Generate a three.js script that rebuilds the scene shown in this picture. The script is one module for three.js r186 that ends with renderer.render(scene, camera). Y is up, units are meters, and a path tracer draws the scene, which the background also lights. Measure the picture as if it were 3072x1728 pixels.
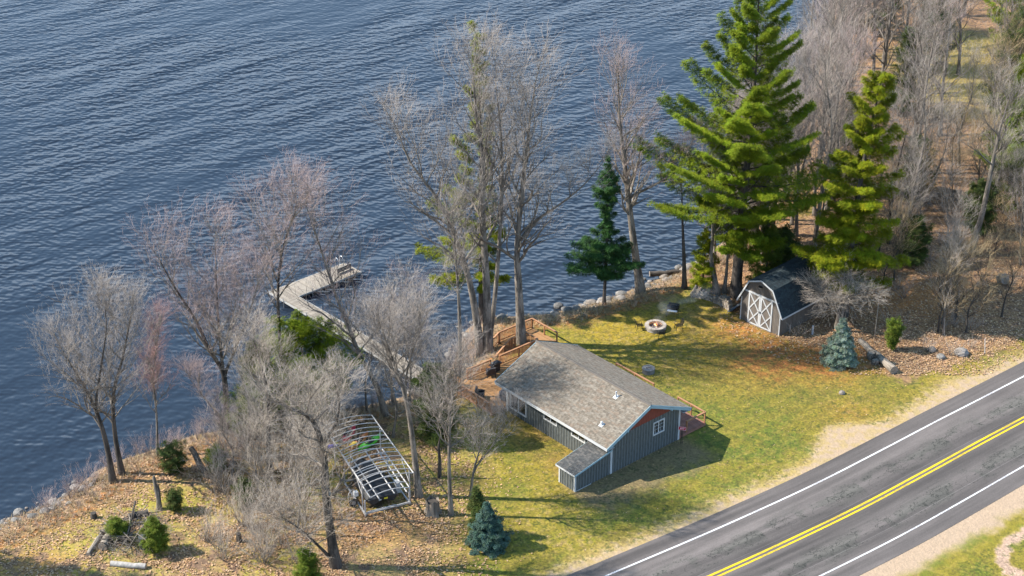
import * as THREE from 'three';
import { mergeGeometries } from 'three/addons/utils/BufferGeometryUtils.js';

// ---------------------------------------------------------------- camera, sky, sun, exposure
const scene = new THREE.Scene();
const camera = new THREE.PerspectiveCamera(19.61, 16 / 9, 1, 3000);
camera.position.set(0, 70, 0);
camera.rotation.set(-27.68 * Math.PI / 180, 0, 0);
const renderer = new THREE.WebGLRenderer({ antialias: true });
renderer.toneMapping = THREE.LinearToneMapping;
renderer.toneMappingExposure = 1.86;
renderer.shadowMap.enabled = true;

// clear blue spring sky: a plain gradient from the pale horizon to the deeper zenith, the same all round
{
  const W = 64, H = 256, data = new Float32Array(W * H * 4);
  const hor = [0.60, 0.76, 0.96], mid = [0.25, 0.48, 0.80], zen = [0.17, 0.28, 0.46];
  for (let j = 0; j < H; j++) {
    const e = ((j + 0.5) / H - 0.5) * 180;
    for (let i = 0; i < W; i++) {
      const k = (j * W + i) * 4, a = Math.min(1, Math.max(0, e) / 28), b = Math.min(1, Math.max(0, e - 28) / 62);
      for (let c = 0; c < 3; c++) data[k + c] = e < 0 ? 0.2 : (hor[c] + (mid[c] - hor[c]) * a) * (1 - b) + zen[c] * b;
      data[k + 3] = 1;
    }
  }
  const sky = new THREE.DataTexture(data, W, H, THREE.RGBAFormat, THREE.FloatType);
  sky.mapping = THREE.EquirectangularReflectionMapping;
  sky.magFilter = THREE.LinearFilter; sky.needsUpdate = true;
  scene.background = sky; scene.environment = sky;
  scene.backgroundIntensity = 0.8; scene.environmentIntensity = 0.8;
}
// the sun stands to the left, 41 degrees up
const sun = new THREE.DirectionalLight(new THREE.Color(1.0, 0.945, 0.84), 5.0);
sun.position.set(0 - 150, 130, -110 - 9); sun.target.position.set(0, 0, -110);
sun.castShadow = true; sun.shadow.mapSize.set(4096, 4096);
Object.assign(sun.shadow.camera, { left: -130, right: 130, top: 130, bottom: -130, near: 10, far: 500 });
sun.name = 'sun'; sun.target.name = 'sun_target';
scene.add(sun, sun.target);

// ---------------------------------------------------------------- helpers
const V = (x, y, z) => new THREE.Vector3(x, y, z);
function rng(seed) { let a = seed >>> 0; return () => { a = (a + 0x6D2B79F5) | 0; let t = Math.imul(a ^ (a >>> 15), 1 | a); t = (t + Math.imul(t ^ (t >>> 7), 61 | t)) ^ t; return ((t ^ (t >>> 14)) >>> 0) / 4294967296; }; }
const clamp = (x, a = 0, b = 1) => x < a ? a : x > b ? b : x;
const lerp = (a, b, t) => a + (b - a) * t;
const sstep = (a, b, x) => { const t = clamp((x - a) / (b - a)); return t * t * (3 - 2 * t); };
const used = new Map();
function numbered(name) { const n = used.get(name) ?? 0; used.set(name, n + 1); return n ? name + '_' + String(n).padStart(3, '0') : name; }
function shade(o) { o.castShadow = true; o.receiveShadow = true; return o; }
function tag(o, label, category, group) { o.userData.label = label; o.userData.category = category; if (group) o.userData.group = group; return o; }
function thing(name, label, category, pos = [0, 0, 0], turn = 0, group) {
  const o = new THREE.Group(); o.name = numbered(name); o.position.set(...pos); o.rotation.y = turn; scene.add(o);
  return tag(o, label, category, group);
}
function part(name, geo, mat, parent, pos) {
  const m = shade(new THREE.Mesh(geo, mat)); m.name = name; if (pos) m.position.set(...pos); parent.add(m); return m;
}
function solo(name, geo, mat, label, category, pos = [0, 0, 0], turn = 0, group) {
  const m = shade(new THREE.Mesh(geo, mat)); m.name = numbered(name); m.position.set(...pos); m.rotation.y = turn; scene.add(m);
  return tag(m, label, category, group);
}
function struct(name, geo, mat) { const m = shade(new THREE.Mesh(geo, mat)); m.name = name; m.userData.kind = 'structure'; scene.add(m); return m; }
function copyOf(root, pos, turn, label, group, scale) {
  const r = root.clone(); r.name = numbered(root.name.replace(/_\d{3}$/, '')); scene.add(r); r.position.set(...pos); r.rotation.y = turn;
  r.userData = { ...root.userData }; if (label) r.userData.label = label; if (group) r.userData.group = group;
  if (scale) r.scale.set(scale, scale, scale);
  r.traverse(c => { if (c.isMesh) shade(c); });
  return r;
}
const boxCache = new Map();
function bx(w, h, d) { const k = [w, h, d].map(v => v.toFixed(3)).join(); if (!boxCache.has(k)) boxCache.set(k, new THREE.BoxGeometry(w, h, d)); return boxCache.get(k); }
function bxAt(w, h, d, x, y, z, rx = 0, ry = 0, rz = 0) { const g = new THREE.BoxGeometry(w, h, d); g.applyMatrix4(new THREE.Matrix4().compose(V(x, y, z), new THREE.Quaternion().setFromEuler(new THREE.Euler(rx, ry, rz)), V(1, 1, 1))); return g; }
// accumulates tubes and faces into one geometry
class GB {
  constructor() { this.p = []; this.n = []; this.u = []; this.i = []; this.c = []; }
  tube(pts, radii, sides, cap = false) {
    const p = this.p, n = this.n, u = this.u, base0 = p.length / 3;
    let t = V(0, 0, 0), nrm = null, len = 0; const m = pts.length;
    for (let k = 0; k < m; k++) {
      t = V(0, 0, 0).subVectors(pts[Math.min(k + 1, m - 1)], pts[Math.max(k - 1, 0)]).normalize();
      if (!nrm) { nrm = Math.abs(t.y) < 0.9 ? V(0, 1, 0) : V(1, 0, 0); }
      nrm = nrm.clone().addScaledVector(t, -nrm.dot(t)).normalize();
      const b = V(0, 0, 0).crossVectors(t, nrm);
      if (k) len += pts[k].distanceTo(pts[k - 1]);
      for (let s = 0; s <= sides; s++) {
        const a = s / sides * Math.PI * 2, ca = Math.cos(a), sa = Math.sin(a);
        const nx = nrm.x * ca + b.x * sa, ny = nrm.y * ca + b.y * sa, nz = nrm.z * ca + b.z * sa;
        p.push(pts[k].x + nx * radii[k], pts[k].y + ny * radii[k], pts[k].z + nz * radii[k]); n.push(nx, ny, nz); u.push(s / sides, len);
      }
    }
    const w = sides + 1;
    for (let k = 0; k < m - 1; k++) for (let s = 0; s < sides; s++) { const a = base0 + k * w + s, b = a + 1, c = a + w, d = c + 1; this.i.push(a, b, c, b, d, c); }
    if (cap) for (const [k, sg] of [[0, -1], [m - 1, 1]]) {
      const q = p.length / 3, tt = V(0, 0, 0).subVectors(pts[Math.min(k + 1, m - 1)], pts[Math.max(k - 1, 0)]).normalize().multiplyScalar(sg);
      p.push(pts[k].x, pts[k].y, pts[k].z); n.push(tt.x, tt.y, tt.z); u.push(0.5, 0.5);
      for (let s = 0; s <= sides; s++) { const o = (base0 + k * w + s) * 3; p.push(p[o], p[o + 1], p[o + 2]); n.push(tt.x, tt.y, tt.z); u.push(0, 0); }
      for (let s = 0; s < sides; s++) sg > 0 ? this.i.push(q, q + 1 + s, q + 2 + s) : this.i.push(q, q + 2 + s, q + 1 + s);
    }
    return this;
  }
  rod(a, b, r, sides = 6, cap = true) { return this.tube([a, b], [r, r], sides, cap); }
  tri(a, b, c, col) {
    const q = this.p.length / 3, n = V(0, 0, 0).subVectors(b, a).cross(V(0, 0, 0).subVectors(c, a)).normalize();
    for (const v of [a, b, c]) { this.p.push(v.x, v.y, v.z); this.n.push(n.x, n.y, n.z); this.u.push(v.x, v.z); if (col) this.c.push(...col); }
    this.i.push(q, q + 1, q + 2); return this;
  }
  quad(a, b, c, d, col) { this.tri(a, b, c, col); return this.tri(a, c, d, col); }
  build() {
    const g = new THREE.BufferGeometry();
    g.setAttribute('position', new THREE.Float32BufferAttribute(this.p, 3)); g.setAttribute('normal', new THREE.Float32BufferAttribute(this.n, 3)); g.setAttribute('uv', new THREE.Float32BufferAttribute(this.u, 2));
    if (this.c.length) g.setAttribute('color', new THREE.Float32BufferAttribute(this.c, 3));
    g.setIndex(this.i); return g;
  }
}
const rodGeo = (a, b, r, s = 6) => new GB().rod(V(...a), V(...b), r, s).build();
const tubeGeo = (pts, r, s = 6) => { const q = pts.map(p => V(...p)); return new GB().tube(q, Array.isArray(r) ? r : q.map(() => r), s, true).build(); };

// ---------------------------------------------------------------- noise tiles and textures
function noiseTile(n, f0, octaves, seed, gain = 0.5) {
  const out = new Float32Array(n * n); let amp = 1, tot = 0;
  for (let o = 0; o < octaves; o++) {
    const f = f0 << o, r = rng(seed + o * 97), g = new Float32Array(f * f); for (let i = 0; i < f * f; i++) g[i] = r();
    for (let y = 0; y < n; y++) {
      const fy = y / n * f, y0 = fy | 0, ty = fy - y0, sy = ty * ty * (3 - 2 * ty), a = (y0 % f) * f, b = ((y0 + 1) % f) * f;
      for (let x = 0; x < n; x++) {
        const fx = x / n * f, x0 = fx | 0, tx = fx - x0, sx = tx * tx * (3 - 2 * tx), c = x0 % f, d = (x0 + 1) % f;
        out[y * n + x] += amp * lerp(lerp(g[a + c], g[a + d], sx), lerp(g[b + c], g[b + d], sx), sy);
      }
    }
    tot += amp; amp *= gain;
  }
  let lo = 1e9, hi = -1e9; for (const v of out) { if (v < lo) lo = v; if (v > hi) hi = v; }
  for (let i = 0; i < out.length; i++) out[i] = (out[i] - lo) / (hi - lo);
  return out;
}
const NT = 512, T1 = noiseTile(NT, 4, 6, 11), T2 = noiseTile(NT, 8, 6, 57), TF = noiseTile(NT, 64, 3, 91, 0.8);
function nz(t, x, y) { // bilinear, x and y in tiles
  x = (x - Math.floor(x)) * NT; y = (y - Math.floor(y)) * NT; const x0 = x | 0, y0 = y | 0, tx = x - x0, ty = y - y0, x1 = (x0 + 1) % NT, y1 = ((y0 + 1) % NT) * NT, a = (y0 % NT) * NT;
  return lerp(lerp(t[a + x0 % NT], t[a + x1], tx), lerp(t[y1 + x0 % NT], t[y1 + x1], tx), ty);
}
function texture(w, h, fn, srgb = true) {
  const d = new Uint8Array(w * h * 4), c = [0, 0, 0];
  for (let y = 0; y < h; y++) for (let x = 0; x < w; x++) { fn(x / w, y / h, c, x, y); const k = (y * w + x) * 4; d[k] = clamp(c[0], 0, 255); d[k + 1] = clamp(c[1], 0, 255); d[k + 2] = clamp(c[2], 0, 255); d[k + 3] = 255; }
  const t = new THREE.DataTexture(d, w, h); t.wrapS = t.wrapT = THREE.RepeatWrapping; t.magFilter = THREE.LinearFilter; if (srgb) t.colorSpace = THREE.SRGBColorSpace; t.needsUpdate = true; return t;
}
const mat = (rgb, roughness = 0.85, more = {}) => new THREE.MeshStandardMaterial({ color: new THREE.Color().setRGB(...rgb), roughness, ...more });
const grainTex = texture(256, 256, (u, v, c) => { const s = 195 + 60 * nz(T2, u, v) - 30 * nz(TF, u, v); c[0] = c[1] = c[2] = s; });
const woodTex = texture(128, 256, (u, v, c) => { const s = 165 + 75 * nz(T2, u * 2, v * 0.25) + 20 * (nz(TF, u * 2, v * 0.2) - 0.5); c[0] = s; c[1] = s * 0.985; c[2] = s * 0.96; });
const barkTex = texture(256, 512, (u, v, c) => { const s = 120 + 120 * nz(T2, u, v * 0.25) - 50 * (nz(TF, u * 0.5, v * 0.125) > 0.55 ? 1 : 0) + 30 * nz(T1, u, v); c[0] = s; c[1] = s * 0.985; c[2] = s * 0.965; });
const barkT = barkTex.clone(); barkT.repeat.set(1, 0.3); barkT.needsUpdate = true;
const M = {
  white: mat([0.78, 0.79, 0.80], 0.6, { map: grainTex }),
  paleBlue: mat([0.40, 0.60, 0.70], 0.6, { map: grainTex }),
  slateWall: mat([0.145, 0.162, 0.165], 0.75, { map: woodTex }),
  slateBatten: mat([0.17, 0.188, 0.192], 0.75),
  redPanel: mat([0.33, 0.075, 0.05], 0.75, { map: woodTex }),
  dark: mat([0.02, 0.02, 0.022], 0.6),
  blackMetal: mat([0.015, 0.017, 0.018], 0.45, { metalness: 0.3 }),
  concrete: mat([0.30, 0.28, 0.27], 0.95, { map: grainTex }),
  alu: mat([0.68, 0.68, 0.70], 0.45, { metalness: 0.55, map: grainTex }),
  glass: new THREE.MeshPhysicalMaterial({ color: 0xffffff, roughness: 0.03, transmission: 1, thickness: 0, ior: 1.5 }),
};

// ---------------------------------------------------------------- layout fields: shore, road, woods
const SHORE = [[-140, -40], [-80, -78], [-50, -92], [-38.2, -98.8], [-37.4, -100], [-35.6, -101], [-34.2, -102.2], [-32.9, -104.2], [-32, -106.2], [-30.1, -108.1], [-27.6, -109.5], [-25.7, -111.2], [-23, -112.2], [-20, -113.2], [-16.9, -114], [-14.1, -115.1], [-11.6, -116], [-9.4, -117], [-6.9, -118.8], [-5.5, -121.5], [-4.9, -123.8], [-4.6, -127.6], [-2.8, -130.7], [0.4, -131.0], [3.6, -131.5], [4.7, -132.4], [7, -133.5], [9.9, -135.2], [13, -137.9], [15, -139.6], [16.3, -140.9], [17.9, -142.4], [21.1, -147.2], [24.9, -155.1], [28.8, -165.3], [32.8, -177.9], [37.2, -193.5], [41.9, -211.6], [46.3, -229], [56, -265], [80, -330]];
const LAND = [...SHORE, [400, -330], [400, 40], [-140, 40]];
const WOODS = [[15.5, -138], [17.2, -132.8], [19.5, -128.5], [24.4, -122.9], [29.2, -122.5], [30.6, -119.6], [31.8, -117.2], [36.2, -119.2], [41, -121.9], [50, -129.5], [95, -168], [95, -260], [40, -260], [30, -150]];
function polyDist(poly, x, z, closed = true) {
  let best = 1e9, inside = false; const n = poly.length;
  for (let i = 0; i < (closed ? n : n - 1); i++) {
    const [x0, z0] = poly[i], [x1, z1] = poly[(i + 1) % n], dx = x1 - x0, dz = z1 - z0, t = clamp(((x - x0) * dx + (z - z0) * dz) / (dx * dx + dz * dz));
    const ex = x - x0 - dx * t, ez = z - z0 - dz * t, e = ex * ex + ez * ez; if (e < best) best = e;
    if (closed && (z0 > z) !== (z1 > z) && x < x0 + (z - z0) / (z1 - z0) * dx) inside = !inside;
  }
  return Math.sqrt(best) * (inside || !closed ? 1 : -1);
}
// centre line of the road, on the double yellow line
const roadCurve = new THREE.CatmullRomCurve3([[-70, -36.5], [-30, -62], [0, -82.2], [14, -91.45], [17.7, -93.95], [24.75, -98.98], [30.65, -103.6], [36, -107.9], [40.45, -111.4], [60, -127], [84, -146.5], [130, -185]].map(([x, z]) => V(x, 0, z)), false, 'centripetal');
const roadPts = roadCurve.getSpacedPoints(160);
function roadDist(x, z) { // signed: negative on the lake side
  let best = 1e9, sgn = 1;
  for (let i = 0; i < 160; i++) {
    const a = roadPts[i], b = roadPts[i + 1], dx = b.x - a.x, dz = b.z - a.z, t = clamp(((x - a.x) * dx + (z - a.z) * dz) / (dx * dx + dz * dz)), ex = x - a.x - dx * t, ez = z - a.z - dz * t, e = ex * ex + ez * ez;
    if (e < best) { best = e; sgn = dx * ez - dz * ex > 0 ? 1 : -1; }
  }
  return Math.sqrt(best) * sgn;
}
const GX0 = -64, GZ0 = -236, GW = 144, GD = 176; // the detailed ground sheet
function field(fn) {
  const nx = GW + 1, ny = GD + 1, a = new Float32Array(nx * ny);
  for (let j = 0; j < ny; j++) for (let i = 0; i < nx; i++) a[j * nx + i] = fn(GX0 + i, GZ0 + j);
  return (x, z) => { const fx = clamp(x - GX0, 0, GW - 1e-4), fz = clamp(z - GZ0, 0, GD - 1e-4), i = fx | 0, j = fz | 0, tx = fx - i, tz = fz - j, k = j * nx + i; return lerp(lerp(a[k], a[k + 1], tx), lerp(a[k + nx], a[k + nx + 1], tx), tz); };
}
const shoreD = field((x, z) => polyDist(LAND, x, z)), roadD = field(roadDist), woodD = field((x, z) => polyDist(WOODS, x, z));
const WATER = -1.5;
function ground(x, z) {
  const d = shoreD(x, z), w = woodD(x, z);
  let h = d < 0 ? WATER - 0.1 + Math.max(d * 0.3, -3) : lerp(WATER - 0.1, 0, Math.pow(sstep(-0.8, 4.4, d), 1.15));
  if (d > 0) {
    const rough = sstep(2, 14, w) + sstep(-3, -9, x) * sstep(-88, -94, z);
    h += (nz(T1, x / 60, z / 60) - 0.5) * 1.1 * sstep(6, 26, w) + (nz(T2, x / 22, z / 22) - 0.5) * 0.28 * Math.min(1, rough) * sstep(1, 5, d);
    const r = Math.abs(roadD(x, z)); h = lerp(h, -0.01, sstep(11, 6.5, r)); 
  }
  return h;
}
// ---------------------------------------------------------------- the ground sheet
const blob = (x, z, cx, cz, rx, rz) => { const a = (x - cx) / rx, b = (z - cz) / rz; return Math.exp(-(a * a + b * b)); };
{
  const N = 2048;
  const C = { green: [94, 104, 30], olive: [128, 116, 34], gold: [152, 128, 30], needle: [172, 108, 54], tan: [158, 134, 86], leaf: [144, 112, 80], forest: [156, 120, 86], sand: [172, 148, 124], bank: [150, 126, 102], straw: [180, 152, 100], mud: [74, 62, 58] };
  const map = texture(N, N, (u, v, c) => {
    const x = GX0 + u * GW, z = GZ0 + (1 - v) * GD;
    const n1 = nz(T1, x / 41, z / 41), n2 = nz(T2, x / 17, z / 17), n3 = nz(T1, x / 5.3 + 0.3, z / 5.3), n4 = nz(T2, x / 2.9, z / 2.9 + 0.4), f = nz(TF, x / 7.3, z / 7.3), f2 = nz(TF, x / 19 + 0.21, z / 19 + 0.7);
    const d = shoreD(x, z), w = woodD(x, z), r = roadD(x, z);
    const mix = (k, t) => { if (t > 0) { t = Math.min(1, t); for (let q = 0; q < 3; q++) c[q] += (k[q] - c[q]) * t; } };
    c[0] = C.olive[0]; c[1] = C.olive[1]; c[2] = C.olive[2];
    mix(C.green, sstep(0.42, 0.72, n2 * 0.6 + n3 * 0.4) * 0.75 + 0.7 * blob(x, z, 17, -112, 9, 6) * n3 + 0.5 * blob(x, z, 14, -103, 8, 4) * n3);
    mix(C.gold, 0.85 * blob(x, z, 11, -126, 9, 5) * (0.4 + n3) + 0.5 * blob(x, z, 1, -106, 4, 6) * n3 + 0.35 * sstep(0.5, 0.8, n1));
    mix(C.tan, sstep(0.55, 0.78, n4 * 0.55 + n1 * 0.45) * 0.7);
    mix(C.needle, 1.25 * blob(x, z, 24.3, -121.4, 5.2, 3.0) * (0.5 + n3) + 0.8 * blob(x, z, 20, -126.2, 3.4, 2.2) * (0.4 + n3) + 0.8 * blob(x, z, 29, -121, 3, 2.4) * (0.4 + n3) + 0.6 * blob(x, z, 21, -118.5, 8, 4) * n3 + 0.4 * blob(x, z, 27, -112, 5, 3) * n3);
    const n5 = nz(T2, x / 4.1 + 0.7, z / 4.1 + 0.1), n6 = nz(T1, x / 1.9, z / 1.9); mix([152, 132, 58], 0.5 * sstep(0.52, 0.72, n6)); mix([92, 86, 32], 0.6 * sstep(0.55, 0.75, n5 * 0.5 + nz(T2, x / 1.3, z / 1.3) * 0.5));
    { const cs = Math.cos(0.711), sn = Math.sin(0.711), hs = (x - 7.308) * cs - (z + 103.606) * sn, ht = -(x - 7.308) * sn - (z + 103.606) * cs; const apron = sstep(-4.5, -3.4, hs) * sstep(8.6, 7, hs) * sstep(-4.6, -2.2, ht + 2.2 * (n3 - 0.5)) * sstep(1.5, 0, ht); mix([124, 104, 84], 0.75 * apron); mix([150, 112, 66], 0.6 * sstep(2.6, 1.2, Math.abs(hs + 1.2)) * sstep(0, 2, ht) * sstep(13, 11, ht) * n3); }
    // rough ground to the left of the house: straw, leaves, thin grass
    const left = sstep(-0.5, -6.5, x + 4 * (n2 - 0.5) + sstep(-96, -88, z) * 2);
    if (left > 0) {
      const g0 = c[0], g1 = c[1], g2 = c[2];
      c[0] = C.tan[0]; c[1] = C.tan[1]; c[2] = C.tan[2];
      mix(C.leaf, sstep(0.38, 0.66, n3 * 0.5 + n2 * 0.5));
      mix([160, 146, 62], 0.8 * sstep(0.5, 0.7, n4 * 0.4 + n1 * 0.6) + 0.8 * blob(x, z, -25, -100, 5, 2) + 0.6 * blob(x, z, -29, -96.5, 6, 2));
      mix([172, 124, 74], 0.9 * blob(x, z, -9.2, -96.6, 3.4, 1.8) * (0.5 + n3) + 0.8 * blob(x, z, -33, -92.5, 3, 2) + 0.7 * blob(x, z, -22, -104, 5, 2) * n3);
      mix([118, 92, 78], 0.8 * sstep(0.55, 0.8, nz(T2, x / 9 + 0.5, z / 9)));
      c[0] = lerp(g0, c[0], left); c[1] = lerp(g1, c[1], left); c[2] = lerp(g2, c[2], left);
    }
    const bank = sstep(6.4, 4.6, d + 1.6 * (n3 - 0.5));
    mix(C.leaf, bank * 0.8); mix(C.needle, bank * sstep(0.45, 0.7, n4) * 0.7); mix(C.bank, sstep(4.6, 2.6, d + 1.2 * (n4 - 0.5)) * 0.85); mix(C.mud, sstep(0.5, -0.8, d) * 0.9);
    const wood = sstep(-0.9, 1.2, w + 2.2 * (n3 - 0.5));
    mix(C.forest, wood); mix(C.leaf, wood * sstep(0.45, 0.7, n3)); mix([104, 80, 68], wood * sstep(0.55, 0.75, n4) * 0.7);
    mix([190, 128, 70], wood * 0.7 * blob(x, z, 36, -131, 6, 4) * (0.4 + n3)); mix([172, 148, 78], wood * sstep(0.5, 1, blob(x, z, 56, -188, 13, 20) * 1.5 * (0.6 + 0.6 * n2)));
    // gravel verge on both sides of the road
    const e = -r - 5.5, wide = 0.4 + 0.6 * n2 + 2.8 * blob(x, z, 25.2, -109, 2.6, 2.8) + 1.0 * blob(x, z, 36, -116, 5, 4);
    mix(C.straw, sstep(wide + 1.6, wide - 0.3, e + 1.2 * (n4 - 0.5)) * (r < 0 ? 0.7 : 0)); mix(C.sand, sstep(wide + 0.9, wide - 0.9, e + 1.8 * (n4 - 0.5)) * (r < 0 ? 0.55 + 0.4 * sstep(0.3, 0.6, n5) : 0));
    const er = r - 5.5; mix(C.sand, r > 0 ? sstep(2.6, 1.4, er + 1.4 * (n3 - 0.5)) * 0.95 : 0); mix([172, 148, 126], r > 0 ? sstep(2.6, 1.2, er) * 0.6 : 0);
    if (r > 0) mix([182, 152, 130], sstep(0.25, 0.1, Math.abs(Math.hypot(x - 37.6, z + 92.6) - 3.2 - n3) / 3));
    const soft = sstep(0.9, 0.4, Math.min(Math.abs(e), Math.abs(er))) ; 
    // grain: blades, crumbs, dead leaves
    const sandy = Math.max(sstep(wide + 0.3, wide - 0.5, e) * (r < 0 ? 1 : 0), r > 0 ? sstep(4, 2.6, er) : 0);
    const k = 0.47 + 0.62 * f + 0.34 * f2, g = lerp(k, 0.86 + 0.2 * f + 0.06 * f2, sandy);
    c[0] *= g; c[1] *= g; c[2] *= g;
    if (f2 > 0.66 && sandy < 0.5 && wood < 0.5) { c[0] *= 0.68; c[1] *= 0.74; c[2] *= 0.66; }
    if (f > 0.80 && (left > 0.3 || wood > 0.3)) { c[0] = c[0] * 0.5 + 98; c[1] = c[1] * 0.5 + 74; c[2] = c[2] * 0.5 + 48; }
  });
  map.wrapS = map.wrapT = THREE.ClampToEdgeWrapping;
  const geo = new THREE.PlaneGeometry(GW, GD, 192, 236); geo.rotateX(-Math.PI / 2); geo.translate(GX0 + GW / 2, 0, GZ0 + GD / 2);
  const p = geo.attributes.position; for (let i = 0; i < p.count; i++) p.setY(i, ground(p.getX(i), p.getZ(i)));
  geo.computeVertexNormals();
  const bump = texture(512, 512, (u, v, c) => { c[0] = c[1] = c[2] = 255 * (0.6 * nz(TF, u, v) + 0.4 * nz(T2, u * 2, v * 2)); }, false); bump.repeat.set(GW / 9, GD / 9);
  struct('ground', geo, new THREE.MeshStandardMaterial({ map, roughness: 0.97, bumpMap: bump, bumpScale: 0.05 }));
  // the country beyond the sheet, so that the land goes on
  const out = mat([0.24, 0.16, 0.10], 0.97), far = [[GX0 + GW, 700, GZ0 - 500, GZ0], [GX0 + GW, 700, GZ0, GZ0 + GD], [-140, 700, GZ0 + GD, 300]];
  const parts = far.map(([a, b, c0, c1], i) => { const x0 = i === 0 ? 70 : a; const g = new THREE.PlaneGeometry(b - x0, c1 - c0); g.rotateX(-Math.PI / 2); g.translate((x0 + b) / 2, -0.03, (c0 + c1) / 2); return g; });
  struct('terrain', mergeGeometries(parts), out);
}
// ---------------------------------------------------------------- the lake
{
  const N = 2048, L = 110, data = new Uint8Array(N * N * 4), sx = new Float32Array(N * N), sz = new Float32Array(N * N), r = rng(4242), waves = [];
  const add = (n, lam0, lam1, dir, spread, slope) => { for (let i = 0; i < n; i++) { const lam = lam0 * Math.pow(lam1 / lam0, r()), a = dir + (r() + r() + r() - 1.5) * spread; let kx = Math.round(Math.cos(a) * L / lam), kz = Math.round(Math.sin(a) * L / lam); if (!kx && !kz) kx = 1; waves.push([kx, kz, r() * 6.283, slope / Math.sqrt(n) * (0.7 + 0.6 * r())]); } };
  add(14, 3.4, 9, 2.3, 0.55, 0.085);    // the swell, crests in line with the house gable
  add(40, 1.1, 3, 2.0, 1.0, 0.14);
  add(60, 0.45, 1.1, 1.3, 1.3, 0.25);   // ripples
  for (const [kx, kz, ph, s] of waves) {
    const kl = Math.hypot(kx, kz), ux = kx / kl * s, uz = kz / kl * s, c1 = Math.cos(2 * Math.PI * kx / N), s1 = Math.sin(2 * Math.PI * kx / N);
    for (let j = 0; j < N; j++) {
      let a = Math.cos(2 * Math.PI * kz * j / N + ph), b = Math.sin(2 * Math.PI * kz * j / N + ph);
      for (let i = 0, k = j * N; i < N; i++, k++) { sx[k] += ux * a; sz[k] += uz * a; const t = a * c1 - b * s1; b = a * s1 + b * c1; a = t; }
    }
  }
  for (let j = 0; j < N; j++) for (let i = 0; i < N; i++) {
    const k = j * N + i, gust = 0.35 + 1.15 * sstep(0.2, 0.8, nz(T1, i / N, j / N)), gx = sx[k] * gust, gz = sz[k] * gust, q = 1 / Math.sqrt(1 + gx * gx + gz * gz);
    data[k * 4] = 127.5 + 127.5 * -gx * q; data[k * 4 + 1] = 127.5 + 127.5 * -gz * q; data[k * 4 + 2] = 127.5 + 127.5 * q; data[k * 4 + 3] = 255;
  }
  const nm = new THREE.DataTexture(data, N, N); nm.wrapS = nm.wrapT = THREE.RepeatWrapping; nm.magFilter = THREE.LinearFilter; nm.needsUpdate = true;
  nm.repeat.set(1400 / L, 1400 / L);
  const geo = new THREE.PlaneGeometry(1400, 1400); geo.rotateX(-Math.PI / 2); geo.translate(-300, WATER, -400);
  struct('lake_water', geo, new THREE.MeshPhysicalMaterial({ color: new THREE.Color().setRGB(0.019, 0.028, 0.044), roughness: 0.08, ior: 1.333, normalMap: nm, normalScale: new THREE.Vector2(1, 1) }));
}
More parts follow.
